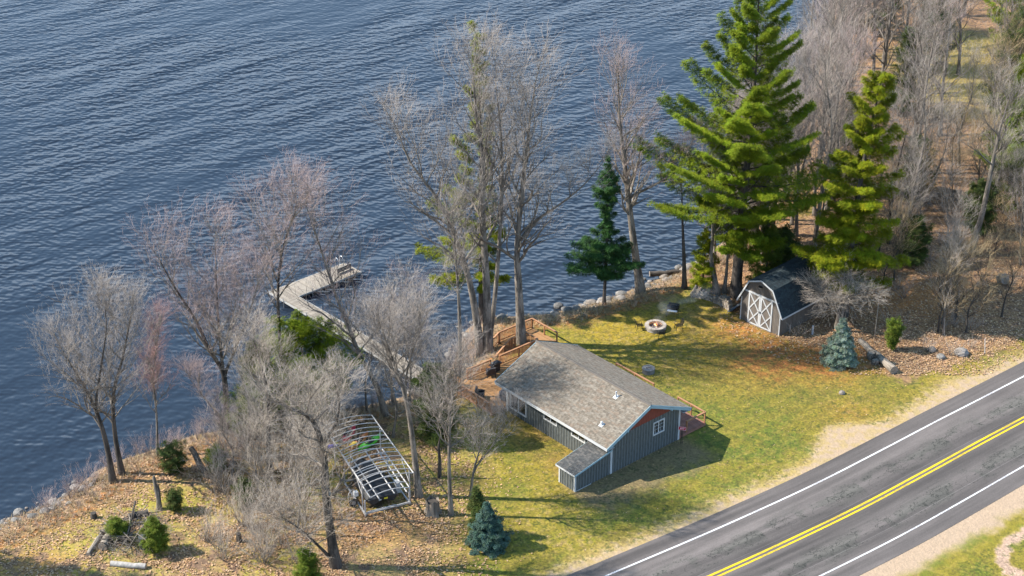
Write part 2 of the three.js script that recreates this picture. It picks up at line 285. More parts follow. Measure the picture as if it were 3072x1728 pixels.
// ---------------------------------------------------------------- the road and its markings
{
  const strip = (name, o0, o1, y, m, cols = 1) => {
    const g = new GB(), n = 160, p = [], nn = [], u = []; let len = 0;
    for (let i = 0; i <= n; i++) {
      const a = roadPts[Math.max(0, i - 1)], b = roadPts[Math.min(n, i + 1)], t = V(b.x - a.x, 0, b.z - a.z).normalize(); if (i) len += roadPts[i].distanceTo(roadPts[i - 1]);
      for (let k = 0; k <= cols; k++) { const o = lerp(o0, o1, k / cols); p.push(roadPts[i].x - t.z * o, y, roadPts[i].z + t.x * o); nn.push(0, 1, 0); u.push((o + 5.55) / 11.1, len); }
    }
    const w = cols + 1; for (let i = 0; i < n; i++) for (let k = 0; k < cols; k++) { const a = i * w + k; g.i.push(a, a + 1, a + w, a + 1, a + w + 1, a + w); }
    g.p = p; g.n = nn; g.u = u; return struct(name, g.build(), m);
  };
  const band = (o, c, w) => { const a = (o - c) / w; return Math.exp(-a * a); };
  const tex = texture(1024, 2048, (u, v, c) => {
    const o = u * 11.1 - 5.55, L = v * 60, s1 = nz(T2, o / 3.1, L / 60), s2 = nz(T1, o / 11 + 0.3, L / 20), f = nz(TF, o / 2.5, L / 2.5), f2 = nz(TF, o / 0.9, L / 15), p = nz(T1, o / 6, L / 10);
    let k = 92 + 30 * (s1 - 0.5) + 14 * (s2 - 0.5), tint = 0;
    k -= 17 * (band(o, -0.75, 0.5) + band(o, 1.0, 0.55)) + 8 * band(o, 3.1, 0.5) + 6 * band(o, -5, 0.5);
    k += 9 * (band(o, -2.9, 0.8) + band(o, 2.0, 0.6));
    c[0] = k * 1.05; c[1] = k * 0.975; c[2] = k * 0.945;
    // worn, cracked wheel tracks
    const cr = band(o, -1.9 + 0.5 * (s2 - 0.5), 0.75) + band(o, 2.5 + 0.5 * (s1 - 0.5), 0.75), lines = Math.abs(nz(T2, o / 4.2, L / 6) - 0.5), lines2 = Math.abs(nz(T1, o / 2.2 + 0.2, L / 4) - 0.5);
    const g = cr * sstep(0.42, 0.62, p); c[0] -= 13 * g; c[1] -= 9 * g; c[2] -= 11 * g;
    if (lines < 0.016 * cr || lines2 < 0.03 * g) { c[0] *= 0.62; c[1] *= 0.64; c[2] *= 0.62; }
    const seam = Math.min(Math.abs(o + 0.62 - 0.03 * s1), Math.abs(o - 2.95 - 0.06 * s2)); if (seam < 0.03) { c[0] += 18; c[1] += 18; c[2] += 18; }
    const h = 0.86 + 0.26 * f + 0.12 * (f2 - 0.5); c[0] *= h; c[1] *= h; c[2] *= h;
  });
  tex.repeat.set(1, 1 / 60);
  const bump = texture(256, 256, (u, v, c) => { c[0] = c[1] = c[2] = 255 * nz(TF, u, v); }, false); bump.repeat.set(8, 0.7);
  strip('road', -5.55, 5.55, 0.008, new THREE.MeshStandardMaterial({ map: tex, roughness: 0.9, bumpMap: bump, bumpScale: 0.008 }), 6);
  const paint = (rgb, bare, seed) => { const t = texture(64, 2048, (u, v, c) => { const w = nz(TF, u * 0.6 + seed, v * 9), q = nz(T2, u * 0.3 + seed, v * 3), k = 0.85 * sstep(0.60, 0.76, w * 0.7 + q * 0.4); for (let i = 0; i < 3; i++) c[i] = lerp(rgb[i] * (0.92 + 0.12 * w), bare[i], k); }); t.repeat.set(8, 1 / 60); return new THREE.MeshStandardMaterial({ map: t, roughness: 0.7 }); };
  const wh = paint([226, 224, 224], [150, 145, 150], 0.1), ye = paint([226, 190, 22], [140, 122, 80], 0.37);
  strip('edge_line', -4.12, -3.98, 0.014, wh); strip('edge_line_001', 4.0, 4.13, 0.014, wh);
  strip('centre_line', -0.27, -0.09, 0.014, ye); strip('centre_line_001', 0.11, 0.27, 0.014, ye);
}

// ---------------------------------------------------------------- roof covering: single shingles with their own thickness
// sheet in local axes: a (0..A) up the slope from the eave, b (0..B) along it; lies in the xz plane (x = b, z = -a), y up
function shingleGeo(A, B, seed, tones, expo = 0.15, wid = 0.34) {
  const g = new GB(), r = rng(seed); let row = 0;
  for (let a = 0; a < A - 0.02; a += expo, row++) {
    let b = -r() * wid;
    while (b < B) {
      const w = wid * (0.6 + 0.8 * r()), b0 = Math.max(0, b), b1 = Math.min(B, b + w - 0.006); b += w; if (b1 - b0 < 0.03) continue;
      const t = tones[(r() * tones.length) | 0], k = 0.92 + 0.16 * r(), col = t.map(v => v * k), th = 0.016 + 0.008 * r(), a1 = Math.min(A, a + expo + 0.02), dz = (r() - 0.5) * 0.012;
      const P = (bb, aa, y) => V(bb, y, -aa);
      const q = [P(b0, a + dz, th), P(b1, a + dz, th), P(b1, a1, 0.004), P(b0, a1, 0.004)];
      g.quad(q[0], q[1], q[2], q[3], col); g.quad(P(b0, a + dz, 0), P(b1, a + dz, 0), q[1], q[0], col);
      g.tri(P(b0, a + dz, 0), q[0], q[3], col); g.tri(P(b1, a + dz, 0), q[2], q[1], col);
    }
  }
  return g.build();
}
const shingleMat = new THREE.MeshStandardMaterial({ vertexColors: true, roughness: 0.95, map: grainTex });
const TAUPE = [[0.262, 0.218, 0.17], [0.295, 0.25, 0.20], [0.235, 0.197, 0.155], [0.29, 0.226, 0.172], [0.325, 0.28, 0.228]];
const SLATE = [[0.035, 0.055, 0.065], [0.045, 0.068, 0.078], [0.03, 0.045, 0.055]];
const DARKTAUPE = [[0.12, 0.12, 0.115], [0.16, 0.15, 0.14], [0.10, 0.10, 0.10]];
function slab(parent, from, to, b0, b1, thick, roofMat, tones, seed, name) { // from, to: [s, h] of eave and top; runs t = b0..b1
  const dx = to[0] - from[0], dy = to[1] - from[1], A = Math.hypot(dx, dy), B = b1 - b0, sg = Math.sign(dx), N = V(-dy * sg / A, dx * sg / A, 0), U = V(dx / A, dy / A, 0);
  const g = part(name, bx(A, thick, B), roofMat, parent, [(from[0] + to[0]) / 2 - N.x * thick / 2, (from[1] + to[1]) / 2 - N.y * thick / 2, -(b0 + b1) / 2]);
  g.rotation.z = Math.atan2(dy, dx);
  const s = part('shingles', shingleGeo(A, B, seed, tones), shingleMat, g); s.userData.kind = 'stuff';
  const m = new THREE.Matrix4().makeBasis(V(0, 0, sg), N, U.clone().negate()); m.setPosition(from[0] + N.x * 0.003, from[1] + N.y * 0.003, sg > 0 ? -b1 : -b0);
  g.updateMatrix(); m.premultiply(g.matrix.clone().invert()); m.decompose(s.position, s.quaternion, s.scale);
  return g;
}
function wallShape(outline, holes, thick) {
  const s = new THREE.Shape(outline.map(([x, y]) => new THREE.Vector2(x, y)));
  for (const [x0, x1, y0, y1] of holes) s.holes.push(new THREE.Path([new THREE.Vector2(x0, y0), new THREE.Vector2(x0, y1), new THREE.Vector2(x1, y1), new THREE.Vector2(x1, y0)]));
  return new THREE.ExtrudeGeometry(s, { depth: thick, bevelEnabled: false });
}
// a window in the xy plane of its own group: x0..x1, y0..y1, facing +z
function windowIn(parent, [x0, x1, y0, y1], cols, rows, pos, turn, trim = 0.11, sash = 0.045) {
  const w = new THREE.Group(); w.name = 'window'; w.position.set(...pos); w.rotation.y = turn; parent.add(w);
  const fr = mergeGeometries([bxAt(x1 - x0 + 2 * trim, trim, 0.05, (x0 + x1) / 2, y1 + trim / 2, 0.025), bxAt(x1 - x0 + 2 * trim, trim, 0.06, (x0 + x1) / 2, y0 - trim / 2, 0.03), bxAt(trim, y1 - y0, 0.05, x0 - trim / 2, (y0 + y1) / 2, 0.025), bxAt(trim, y1 - y0, 0.05, x1 + trim / 2, (y0 + y1) / 2, 0.025)]);
  part('frame', fr, M.white, w);
  const mw = (x1 - x0) / cols;
  for (let i = 1; i < cols; i++) part('mullion', bx(trim * 0.75, y1 - y0, 0.05), M.white, w, [x0 + mw * i, (y0 + y1) / 2, 0]);
  for (let i = 0; i < cols; i++) {
    const a = x0 + mw * i + (i ? trim * 0.38 : 0), b = x0 + mw * (i + 1) - (i < cols - 1 ? trim * 0.38 : 0);
    part('pane', bx(b - a, y1 - y0, 0.012), M.glass, w, [(a + b) / 2, (y0 + y1) / 2, -0.04]);
    if (rows) {
      part('muntin', bx(0.022, y1 - y0, 0.02), M.white, w, [(a + b) / 2, (y0 + y1) / 2, -0.022]);
      for (let k = 1; k < rows; k++) part('muntin', bx(b - a, 0.022, 0.016), M.white, w, [(a + b) / 2, lerp(y0, y1, k / rows), -0.02]);
    }
  }
  return w;
}
// ---------------------------------------------------------------- the cottage (own axes: x along the road gable, -z towards the lake)
const HOUSE = { x: 7.308, z: -103.606, yaw: 0.711, W: 7.313, L: 11.833 };
const hp = (s, t, y = 0) => { const c = Math.cos(HOUSE.yaw), n = Math.sin(HOUSE.yaw); return [HOUSE.x + s * c - t * n, y, HOUSE.z - s * n - t * c]; };
{
  const { W, L } = HOUSE, h = thing('cottage', 'slate grey board and batten cottage with red gable and taupe shingle roof', 'house', [HOUSE.x, 0, HOUSE.z], HOUSE.yaw);
  const slope = 0.4505, eave = 2.72, o = 0.758, ridge = eave + slope * (W / 2 + o), roofAt = s => eave + slope * (s < W / 2 ? s + o : W + o - s), under = s => roofAt(s) - 0.2, yf = 0.4, yb = 0.53, T = 0.12;
  const HG = 3.05, sAt = (HG + 0.2 - eave) / slope - o;
  // walls with real openings
  const big = [9.55, 11.28, 0.56, 2.05], w1 = [5.97, 7.34, 1.42, 1.84], w2 = [2.8, 4.18, 1.42, 1.84], wg = [4.5, 5.5, 1.6, 2.55];
  const lw = part('wall', wallShape([[0, -0.25], [L, -0.25], [L, under(0)], [0, under(0)]], [big, w1, w2], T), M.slateWall, h, [0, 0, 0]); lw.rotation.y = Math.PI / 2; lw.position.set(0, 0, 0);
  const fw = part('wall', wallShape([[T, -0.25], [W, -0.25], [W, under(W)], [W - sAt, HG], [sAt, HG], [T, under(T)]], [wg], T), M.slateWall, h); fw.position.set(0, 0, -T);
  const rw = part('wall', bx(T, under(W) + 0.25, L - T), M.slateWall, h, [W - T / 2, (under(W) - 0.25) / 2, -(L + T) / 2]);
  const bw = part('wall', wallShape([[T, -0.25], [W - T, -0.25], [W - T, under(W - T)], [W / 2, under(W / 2)], [T, under(T)]], [[1.2, 3.4, 0.2, 2.2]], T), M.slateWall, h); bw.position.set(0, 0, -L);
  part('gable_panel', wallShape([[sAt - 0.02, HG + 0.002], [W - sAt + 0.02, HG + 0.002], [W / 2, under(W / 2)]], [], 0.16), M.redPanel, h, [0, 0, -T]).userData.label = 'brick red gable panel';
  part('floor', bx(W - 2 * T, 0.1, L - 2 * T), mat([0.10, 0.07, 0.05]), h, [W / 2, 0.1, -L / 2]);
  part('ceiling', bx(W - 2 * T, 0.06, L - 2 * T), mat([0.16, 0.14, 0.12]), h, [W / 2, 2.62, -L / 2]);
  part('pane', bx(2.16, 1.96, 0.012), M.glass, h, [2.3, 1.2, -L + T / 2]);
  // battens
  const batten = (s, y0, y1, side) => { if (y1 - y0 < 0.05) return; const b = part('batten', bx(side === 'f' ? 0.05 : 0.03, +(y1 - y0).toFixed(3), side === 'f' ? 0.03 : 0.05), M.slateBatten, h); side === 'f' ? b.position.set(s, (y0 + y1) / 2, 0.015) : b.position.set(-0.015, (y0 + y1) / 2, -s); };
  for (let s = 0.27; s < W - 0.15; s += 0.292) { const top = Math.min(HG, under(s)); if (s > wg[0] - 0.12 && s < wg[1] + 0.12) { batten(s, -0.15, wg[2] - 0.12, 'f'); batten(s, wg[3] + 0.12, top, 'f'); } else batten(s, -0.15, top, 'f'); }
  for (let t = 1.9; t < L - 0.12; t += 0.298) { const k = [big, w1, w2].find(q => t > q[0] - 0.12 && t < q[1] + 0.12); if (k) { batten(t, -0.15, k[2] - 0.12, 'l'); batten(t, k[3] + 0.12, under(0), 'l'); } else batten(t, -0.15, under(0), 'l'); }
  part('skirt_board', bx(W - 0.3, 0.16, 0.03), mat([0.22, 0.15, 0.11]), h, [W / 2, -0.08, 0.04]);
  // white corner boards
  for (const [x, z, y1] of [[0, 0, under(0)], [W, 0, under(W)], [0, -L, under(0)]]) part('corner_board', mergeGeometries([bxAt(0.18, y1 + 0.2, 0.035, x + (x ? -0.07 : 0.07), (y1 - 0.2) / 2, z + (z ? -0.02 : 0.02)), bxAt(0.035, y1 + 0.2, 0.18, x + (x ? 0.02 : -0.02), (y1 - 0.2) / 2, z + (z ? 0.085 : -0.065))]), M.white, h);
  windowIn(h, [-big[1], -big[0], big[2], big[3]], 2, 0, [0, 0, 0], -Math.PI / 2);
  windowIn(h, [-w1[1], -w1[0], w1[2], w1[3]], 2, 0, [0, 0, 0], -Math.PI / 2, 0.09);
  windowIn(h, [-w2[1], -w2[0], w2[2], w2[3]], 2, 0, [0, 0, 0], -Math.PI / 2, 0.09);
  windowIn(h, wg, 2, 3, [0, 0, 0.0], 0, 0.11);
  // roof
  const deckMat = mat([0.22, 0.19, 0.165], 0.9), capMat = mat([0.19, 0.165, 0.145], 0.95, { map: grainTex });
  slab(h, [-o, eave], [W / 2, ridge], -yf, L + yb, 0.1, deckMat, TAUPE, 3, 'roof_deck');
  slab(h, [W + o, eave], [W / 2, ridge], -yf, L + yb, 0.1, deckMat, TAUPE, 4, 'roof_deck');
  for (let t = -yf; t < L + yb - 0.1; t += 0.3) { for (const q of [-1, 1]) { const c = part('ridge_cap', bx(0.13, 0.02, 0.31), capMat, h); c.position.set(W / 2 + q * 0.058, ridge + 0.016 - 0.004 * (Math.round(t * 3) % 2), -(t + 0.15)); c.rotation.z = -q * Math.atan(slope); } }
  // fascia and rake boards
  const ang = Math.atan(slope), len = (W / 2 + o) / Math.cos(ang);
  for (const z of [yf + 0.018, -(L + yb) - 0.018]) for (const q of [-1, 1]) { const f = part('rake_board', bx(len, 0.27, 0.035), M.paleBlue, h); f.position.set(W / 2 + q * (W / 2 + o) / 2, (eave + ridge) / 2 - 0.115, z); f.rotation.z = -q * ang; }
  for (const q of [0, 1]) part('fascia', bx(0.035, 0.22, L + yf + yb), M.white, h, [q ? W + o + 0.018 : -o - 0.018, eave - 0.12, -(L + yb - yf) / 2]);
  for (const q of [-1, 1]) part('soffit', bx(o, 0.02, L + yf + yb - 0.05), M.white, h, [q < 0 ? -o / 2 : W + o / 2, eave - 0.2, -(L + yb - yf) / 2]);
  for (const s of [1.35, W - 1.35]) part('outrigger', bx(0.11, 0.13, 0.46), M.paleBlue, h, [s, roofAt(s) - 0.3, 0.21]);
  // vents on the roof
  const vent = (s, t, tall) => {
    const v = new THREE.Group(); v.name = 'vent'; v.position.set(s, roofAt(s), -t); h.add(v);
    const f = part('flashing', bx(0.42, 0.03, 0.36), M.white, v, [0, 0.02, 0]); f.rotation.z = ang;
    part('collar', new THREE.CylinderGeometry(0.075, 0.12, 0.12, 14), M.white, v, [0, 0.07, 0]);
    if (tall) part('pipe', new THREE.CylinderGeometry(0.062, 0.062, 0.42, 14), M.white, v, [0, 0.28, 0]);
    else { part('pipe', new THREE.CylinderGeometry(0.06, 0.06, 0.16, 14), M.white, v, [0, 0.16, 0]); part('cap', new THREE.SphereGeometry(0.11, 14, 8, 0, 6.3, 0, 1.6), M.white, v, [0, 0.22, 0]); }
  };
  vent(2.9, 2.55, true); vent(0.55, 1.6, false);
  // lean-to store at the corner
  const a = 3.57, bd = 1.72, ltop = 2.28, llow = 1.62, lroof = s => lerp(llow, ltop, (s + a) / a), lu = s => lroof(s) - 0.12;
  const lf = part('lean_to_wall', wallShape([[-a, -0.2], [-0.03, -0.2], [-0.03, lu(0)], [-a, lu(-a)]], [], 0.08), M.slateWall, h, [0, 0, -0.08]);
  part('lean_to_wall', bx(0.08, lu(-a) + 0.2, bd - 0.08), M.slateWall, h, [-a + 0.04, (lu(-a) - 0.2) / 2, -(bd + 0.08) / 2]);
  const lb = part('lean_to_wall', wallShape([[-a + 0.08, -0.2], [-0.03, -0.2], [-0.03, lu(0)], [-a + 0.08, lu(-a)]], [], 0.08), M.slateWall, h, [0, 0, -bd]);
  for (let s = -a + 0.28; s < -0.1; s += 0.28) { const b = part('batten', bx(0.05, +(lu(s) + 0.1).toFixed(3), 0.03), M.slateBatten, h); b.position.set(s, (lu(s) - 0.1) / 2, 0.015); }
  for (let t = 0.28; t < bd - 0.1; t += 0.28) part('batten', bx(0.03, +(lu(-a) + 0.1).toFixed(3), 0.05), M.slateBatten, h, [-a - 0.015, (lu(-a) - 0.1) / 2, -t]);
  for (const z of [0.02, -bd]) part('corner_board', mergeGeometries([bxAt(0.11, lu(-a) + 0.15, 0.035, -a + 0.04, (lu(-a) - 0.15) / 2, z + (z > 0 ? 0 : -0.02)), bxAt(0.035, lu(-a) + 0.15, 0.11, -a - 0.02, (lu(-a) - 0.15) / 2, z + (z > 0 ? -0.06 : 0.06))]), M.white, h);
  part('base_trim', bx(1.5, 0.07, 0.03), M.white, h, [-a + 0.85, 0.0, 0.035]);
  slab(h, [-a - 0.2, lroof(-a - 0.2)], [-0.06, ltop], -0.18, bd + 0.15, 0.08, deckMat, DARKTAUPE, 8, 'lean_to_roof');
  const la = Math.atan2(ltop - llow, a), ll = (a + 0.2) / Math.cos(la);
  for (const z of [0.2, -(bd + 0.17)]) { const f = part('rake_board', bx(ll, 0.14, 0.03), M.paleBlue, h, [(-a - 0.2) / 2 - 0.03, (lroof(-a - 0.2) + ltop) / 2 - 0.075, z]); f.rotation.z = la; }
  part('fascia', bx(0.03, 0.13, bd + 0.33), M.white, h, [-a - 0.22, lroof(-a - 0.2) - 0.075, -(bd - 0.03) / 2]);
}
// ---------------------------------------------------------------- decks
const cedar = [[0.52, 0.28, 0.12], [0.58, 0.32, 0.145], [0.48, 0.25, 0.10], [0.60, 0.34, 0.16]].map(c => mat(c, 0.8, { map: woodTex }));
const redwood = [[0.44, 0.21, 0.16], [0.48, 0.235, 0.175], [0.39, 0.18, 0.135]].map(c => mat(c, 0.8, { map: woodTex }));
const railMat = mat([0.60, 0.31, 0.165], 0.75, { map: woodTex }), postMat = mat([0.52, 0.25, 0.12], 0.8, { map: woodTex });
function boards(parent, x0, x1, t0, t1, y, along, mats, seed, skip) { // boards run along x or t
  const r = rng(seed), w = 0.142;
  const [p0, p1] = along === 'x' ? [t0, t1] : [x0, x1];
  for (let p = p0; p < p1 - 0.05; p += w) {
    const spans = skip ? skip(p + w / 2) : [along === 'x' ? [x0, x1] : [t0, t1]];
    for (const [q0, q1] of spans) { const L = +(q1 - q0).toFixed(2); if (L < 0.1) continue; part('deck_board', along === 'x' ? bx(L, 0.035, w - 0.01) : bx(w - 0.01, 0.035, L), mats[(r() * mats.length) | 0], parent, along === 'x' ? [(q0 + q1) / 2, y - 0.018 - 0.003 * r(), -(p + w / 2)] : [p + w / 2, y - 0.018 - 0.003 * r(), -(q0 + q1) / 2]); }
  }
}
function railing(parent, pts, o = {}) { // pts: [s, y, t] of the walking surface
  const hgt = o.h ?? 0.95, bal = o.balusters ?? true;
  for (let i = 0; i < pts.length - 1; i++) {
    const [x0, y0, t0] = pts[i], [x1, y1, t1] = pts[i + 1], dx = x1 - x0, dt = t1 - t0, L = Math.hypot(dx, dt), yaw = Math.atan2(dt, dx), pitch = Math.atan2(y1 - y0, L), S = Math.hypot(L, y1 - y0);
    const bar = (name, w, hh, y, m) => { const b = part(name, bx(+(S + 0.06).toFixed(2), hh, w), m, parent, [(x0 + x1) / 2, (y0 + y1) / 2 + y, -(t0 + t1) / 2]); b.rotation.order = 'YXZ'; b.rotation.y = yaw; b.rotation.z = pitch; };
    bar('top_rail', 0.15, 0.04, hgt, railMat); bar('under_rail', 0.04, 0.09, hgt - 0.07, postMat);
    if (bal) { bar('bottom_rail', 0.04, 0.09, 0.12, postMat); const n = Math.max(1, Math.round(L / 0.145)); for (let k = 1; k < n; k++) { const f = k / n; part('baluster', bx(0.038, hgt - 0.1, 0.038), postMat, parent, [lerp(x0, x1, f), lerp(y0, y1, f) + hgt / 2 + 0.02, -lerp(t0, t1, f)]); } }
    const np = Math.max(1, Math.round(L / (o.post ?? 1.9)));
    for (let k = 0; k <= np; k++) { if (k === 0 && i > 0) continue; const f = k / np; part('post', bx(0.1, hgt + 0.28, 0.1), postMat, parent, [lerp(x0, x1, f), lerp(y0, y1, f) + (hgt - 0.32) / 2, -lerp(t0, t1, f)]); }
  }
}
{
  const at = [HOUSE.x, 0, HOUSE.z], { W, L } = HOUSE, Y = 0.16;
  const d = thing('side_deck', 'red brown plank deck with open handrail along the far side of the cottage', 'deck', at, HOUSE.yaw);
  boards(d, W + 0.05, 10.3, 0.0, 10.2, Y + 0.1, 'x', redwood, 5);
  part('rim_joist', bx(2.95, 0.2, 0.04), redwood[0], d, [8.83, Y - 0.04, 0.0]); part('rim_joist', bx(0.04, 0.2, 10.2), railMat, d, [10.32, Y - 0.04, -5.1]);
  railing(d, [[8.2, Y + 0.1, 0.06], [10.24, Y + 0.1, 0.06], [10.24, Y + 0.1, 3.0]], { balusters: false, h: 0.98 });
  railing(d, [[10.24, Y + 0.1, 5.7], [10.24, Y + 0.1, 10.0]], { balusters: false, h: 0.98 });
  const b = thing('lake_deck', 'orange cedar deck with baluster rails between the cottage and the lake', 'deck', at, HOUSE.yaw);
  const E = L + 0.06, F = 17.4;
  boards(b, -1.5, 10.2, E, F, Y, 't', cedar, 6);
  for (const t of [E + 0.15, (E + F) / 2, F - 0.12]) part('joist', bx(11.6, 0.2, 0.06), postMat, b, [4.35, Y - 0.14, -t]);
  for (const s of [-1.4, 1.4, 4.3, 7.2, 10.1]) for (const t of [F - 0.2, 14.6]) part('footing', bx(0.14, 2.2, 0.14), postMat, b, [s, Y - 1.25, -t]);
  railing(b, [[3.95, Y, F - 0.05], [8.15, Y, F - 0.05]]);
  railing(b, [[0.5, Y, F - 0.05], [2.95, Y, F - 0.05]]);
  railing(b, [[-1.45, Y, E + 0.1], [-1.45, Y, F - 0.05], [-0.75, Y, F - 0.05]]);
  const ld = thing('stair_landing', 'cedar landing with rails around a tree trunk at the top of the lake stairs', 'deck', at, HOUSE.yaw);
  const hole = [7.05, 8.1, 18.3, 19.4];
  boards(ld, 6.5, 10.25, F + 0.01, 20.45, Y - 0.005, 't', cedar, 7, p => p < 8.25 ? (p > hole[0] ? [[19.4, 20.45]] : [[18.85, 20.45]]) : [[F + 0.01, 20.45]]);
  for (const t of [18.95, 20.35]) part('joist', bx(3.7, 0.2, 0.06), postMat, ld, [8.4, Y - 0.14, -t]);
  for (const [s, t] of [[6.6, 20.3], [10.1, 20.3], [10.1, 18.2], [8.3, 20.3]]) part('footing', bx(0.14, 2.4, 0.14), postMat, ld, [s, Y - 1.36, -t]);
  railing(ld, [[6.5, Y, 20.4], [10.2, Y, 20.4]]);
  railing(ld, [[10.2, Y, 20.4], [10.2, Y, 17.2]], { balusters: false, post: 1.6 });
  railing(ld, [[6.6, Y, 18.9], [7.0, Y, 18.9]]);
  railing(ld, [[8.2, Y, 19.2], [8.2, Y, F + 0.05]]);
  const st = thing('lake_stairs', 'cedar stairs with sloping rails going down towards the water', 'stairs', at, HOUSE.yaw);
  const n = 7; for (let k = 0; k < n; k++) part('tread', bx(0.3, 0.04, 1.4), cedar[k % 4], st, [6.35 - k * 0.28, Y - 0.18 * (k + 1), -19.65]);
  for (const t of [18.92, 20.38]) { const q = part('stringer', bx(2.4, 0.22, 0.05), postMat, st, [5.5, Y - 0.76, -t]); q.rotation.z = Math.atan2(0.18, 0.28); }
  railing(st, [[4.4, Y - 1.3, 20.4], [6.4, Y - 0.02, 20.4]]);
  railing(st, [[4.4, Y - 1.3, 18.9], [6.4, Y - 0.02, 18.9]]);
  const lo = thing('dock_steps', 'small cedar platform with steps between lake deck and dock', 'steps', at, HOUSE.yaw);
  boards(lo, -0.8, 0.55, F + 0.02, 19.2, Y - 0.45, 't', cedar, 9); for (let k = 0; k < 3; k++) part('tread', bx(1.35, 0.04, 0.3), cedar[k], lo, [-0.12, Y - 0.62 - k * 0.17, -(19.35 + k * 0.28)]);
  for (const s of [-0.75, 0.5]) for (const t of [17.6, 19.1]) part('footing', bx(0.12, 1.6, 0.12), postMat, lo, [s, Y - 1.3, -t]);
}
// ---------------------------------------------------------------- the dock
const DOCK = { x: -6.68, z: -117.48, yaw: 0.742 };
const dk = (x, t, y = 0) => { const c = Math.cos(DOCK.yaw), n = Math.sin(DOCK.yaw); return [DOCK.x + x * c - t * n, y, DOCK.z - x * n - t * c]; };
{
  const d = thing('dock', 'weathered grey plank dock, L shaped, reaching out into the lake', 'dock', [DOCK.x, 0, DOCK.z], DOCK.yaw), Y = -0.86, r = rng(77);
  const pl = [[0.46, 0.40, 0.34], [0.52, 0.46, 0.40], [0.40, 0.35, 0.30], [0.55, 0.48, 0.41]].map(c => mat(c, 0.9, { map: woodTex }));
  const cut = (i) => i % 21 === 20;
  for (let t = -0.6, i = 0; t < 20.35; t += 0.155, i++) part('plank', bx(1.45, 0.04, 0.14), pl[(r() * 4) | 0], d, [0.725 + (r() - 0.5) * 0.012, Y - 0.02 - r() * 0.004, -(t + 0.07)]);
  for (let x = 0, i = 0; x < 8.6; x += 0.155, i++) part('plank', bx(0.14, 0.04, 2.5), pl[(r() * 4) | 0], d, [x + 0.07, Y - 0.02 - r() * 0.004, -(21.65 + (r() - 0.5) * 0.012)]);
  const fr = mat([0.62, 0.60, 0.57], 0.6, { map: grainTex });
  for (const x of [-0.035, 1.485]) part('side_rail', bx(0.05, 0.16, 21), fr, d, [x, Y - 0.09, -9.9]);
  for (const t of [20.37, 22.93]) part('side_rail', bx(8.7, 0.16, 0.05), fr, d, [4.3 + (t < 21 ? 0.78 : 0), Y - 0.09, -t]).scale.x = t < 21 ? 0.82 : 1;
  for (const x of [-0.035, 8.66]) part('side_rail', bx(0.05, 0.16, 2.5), fr, d, [x, Y - 0.09, -21.65]);
  const leg = new THREE.CylinderGeometry(0.03, 0.03, 2.6, 8);
  for (let t = 2; t < 20; t += 3) for (const x of [-0.1, 1.55]) part('leg', leg, M.alu, d, [x, Y - 1.05, -t]);
  for (const [x, t] of [[-0.1, 20.5], [-0.1, 22.9], [3, 20.3], [6, 20.3], [8.7, 20.3], [3, 23], [6, 23], [8.7, 23]]) part('leg', leg, M.alu, d, [x, Y - 1.05, -t]);
  // bench on the end of the dock
  const bp = dk(6.7, 20.72, Y), bch = thing('dock_bench', 'dark slatted bench standing on the end of the dock', 'bench', bp, DOCK.yaw + 0.05), bm = mat([0.16, 0.14, 0.13], 0.85, { map: woodTex });
  for (let k = 0; k < 3; k++) part('seat_slat', bx(1.7, 0.035, 0.12), bm, bch, [0.4, 0.43, 0.02 + k * 0.135]);
  for (let k = 0; k < 3; k++) { const q = part('back_slat', bx(1.7, 0.11, 0.03), bm, bch, [0.4, 0.56 + k * 0.13, -0.12 - k * 0.02]); q.rotation.x = -0.15; }
  part('back_cap', bx(1.8, 0.03, 0.1), mat([0.5, 0.46, 0.42], 0.9, { map: woodTex }), bch, [0.4, 0.91, -0.19]);
  for (const x of [-0.35, 1.15]) { part('leg', bx(0.06, 0.43, 0.06), bm, bch, [x, 0.215, 0.3]); part('leg', bx(0.06, 0.88, 0.06), bm, bch, [x, 0.44, -0.12]); }
  // ladder hoops
  const lp = dk(7.7, 22.9, Y), lad = thing('dock_ladder', 'bright metal swim ladder with two hooped handles on the dock end', 'ladder', lp, DOCK.yaw);
  for (const x of [0, 0.55]) part('hoop_handle', tubeGeo([[x, 0, 0.35], [x, 0.6, 0.33], [x, 0.82, 0.2], [x, 0.86, 0.0], [x, 0.76, -0.16], [x, 0.5, -0.2], [x, -1.5, -0.2]], 0.026, 8), mat([0.8, 0.8, 0.82], 0.3, { metalness: 0.6 }), lad);
  for (let k = 0; k < 4; k++) part('rung', rodGeo([0, -0.1 - k * 0.3, -0.2], [0.55, -0.1 - k * 0.3, -0.2], 0.02), M.alu, lad);
}
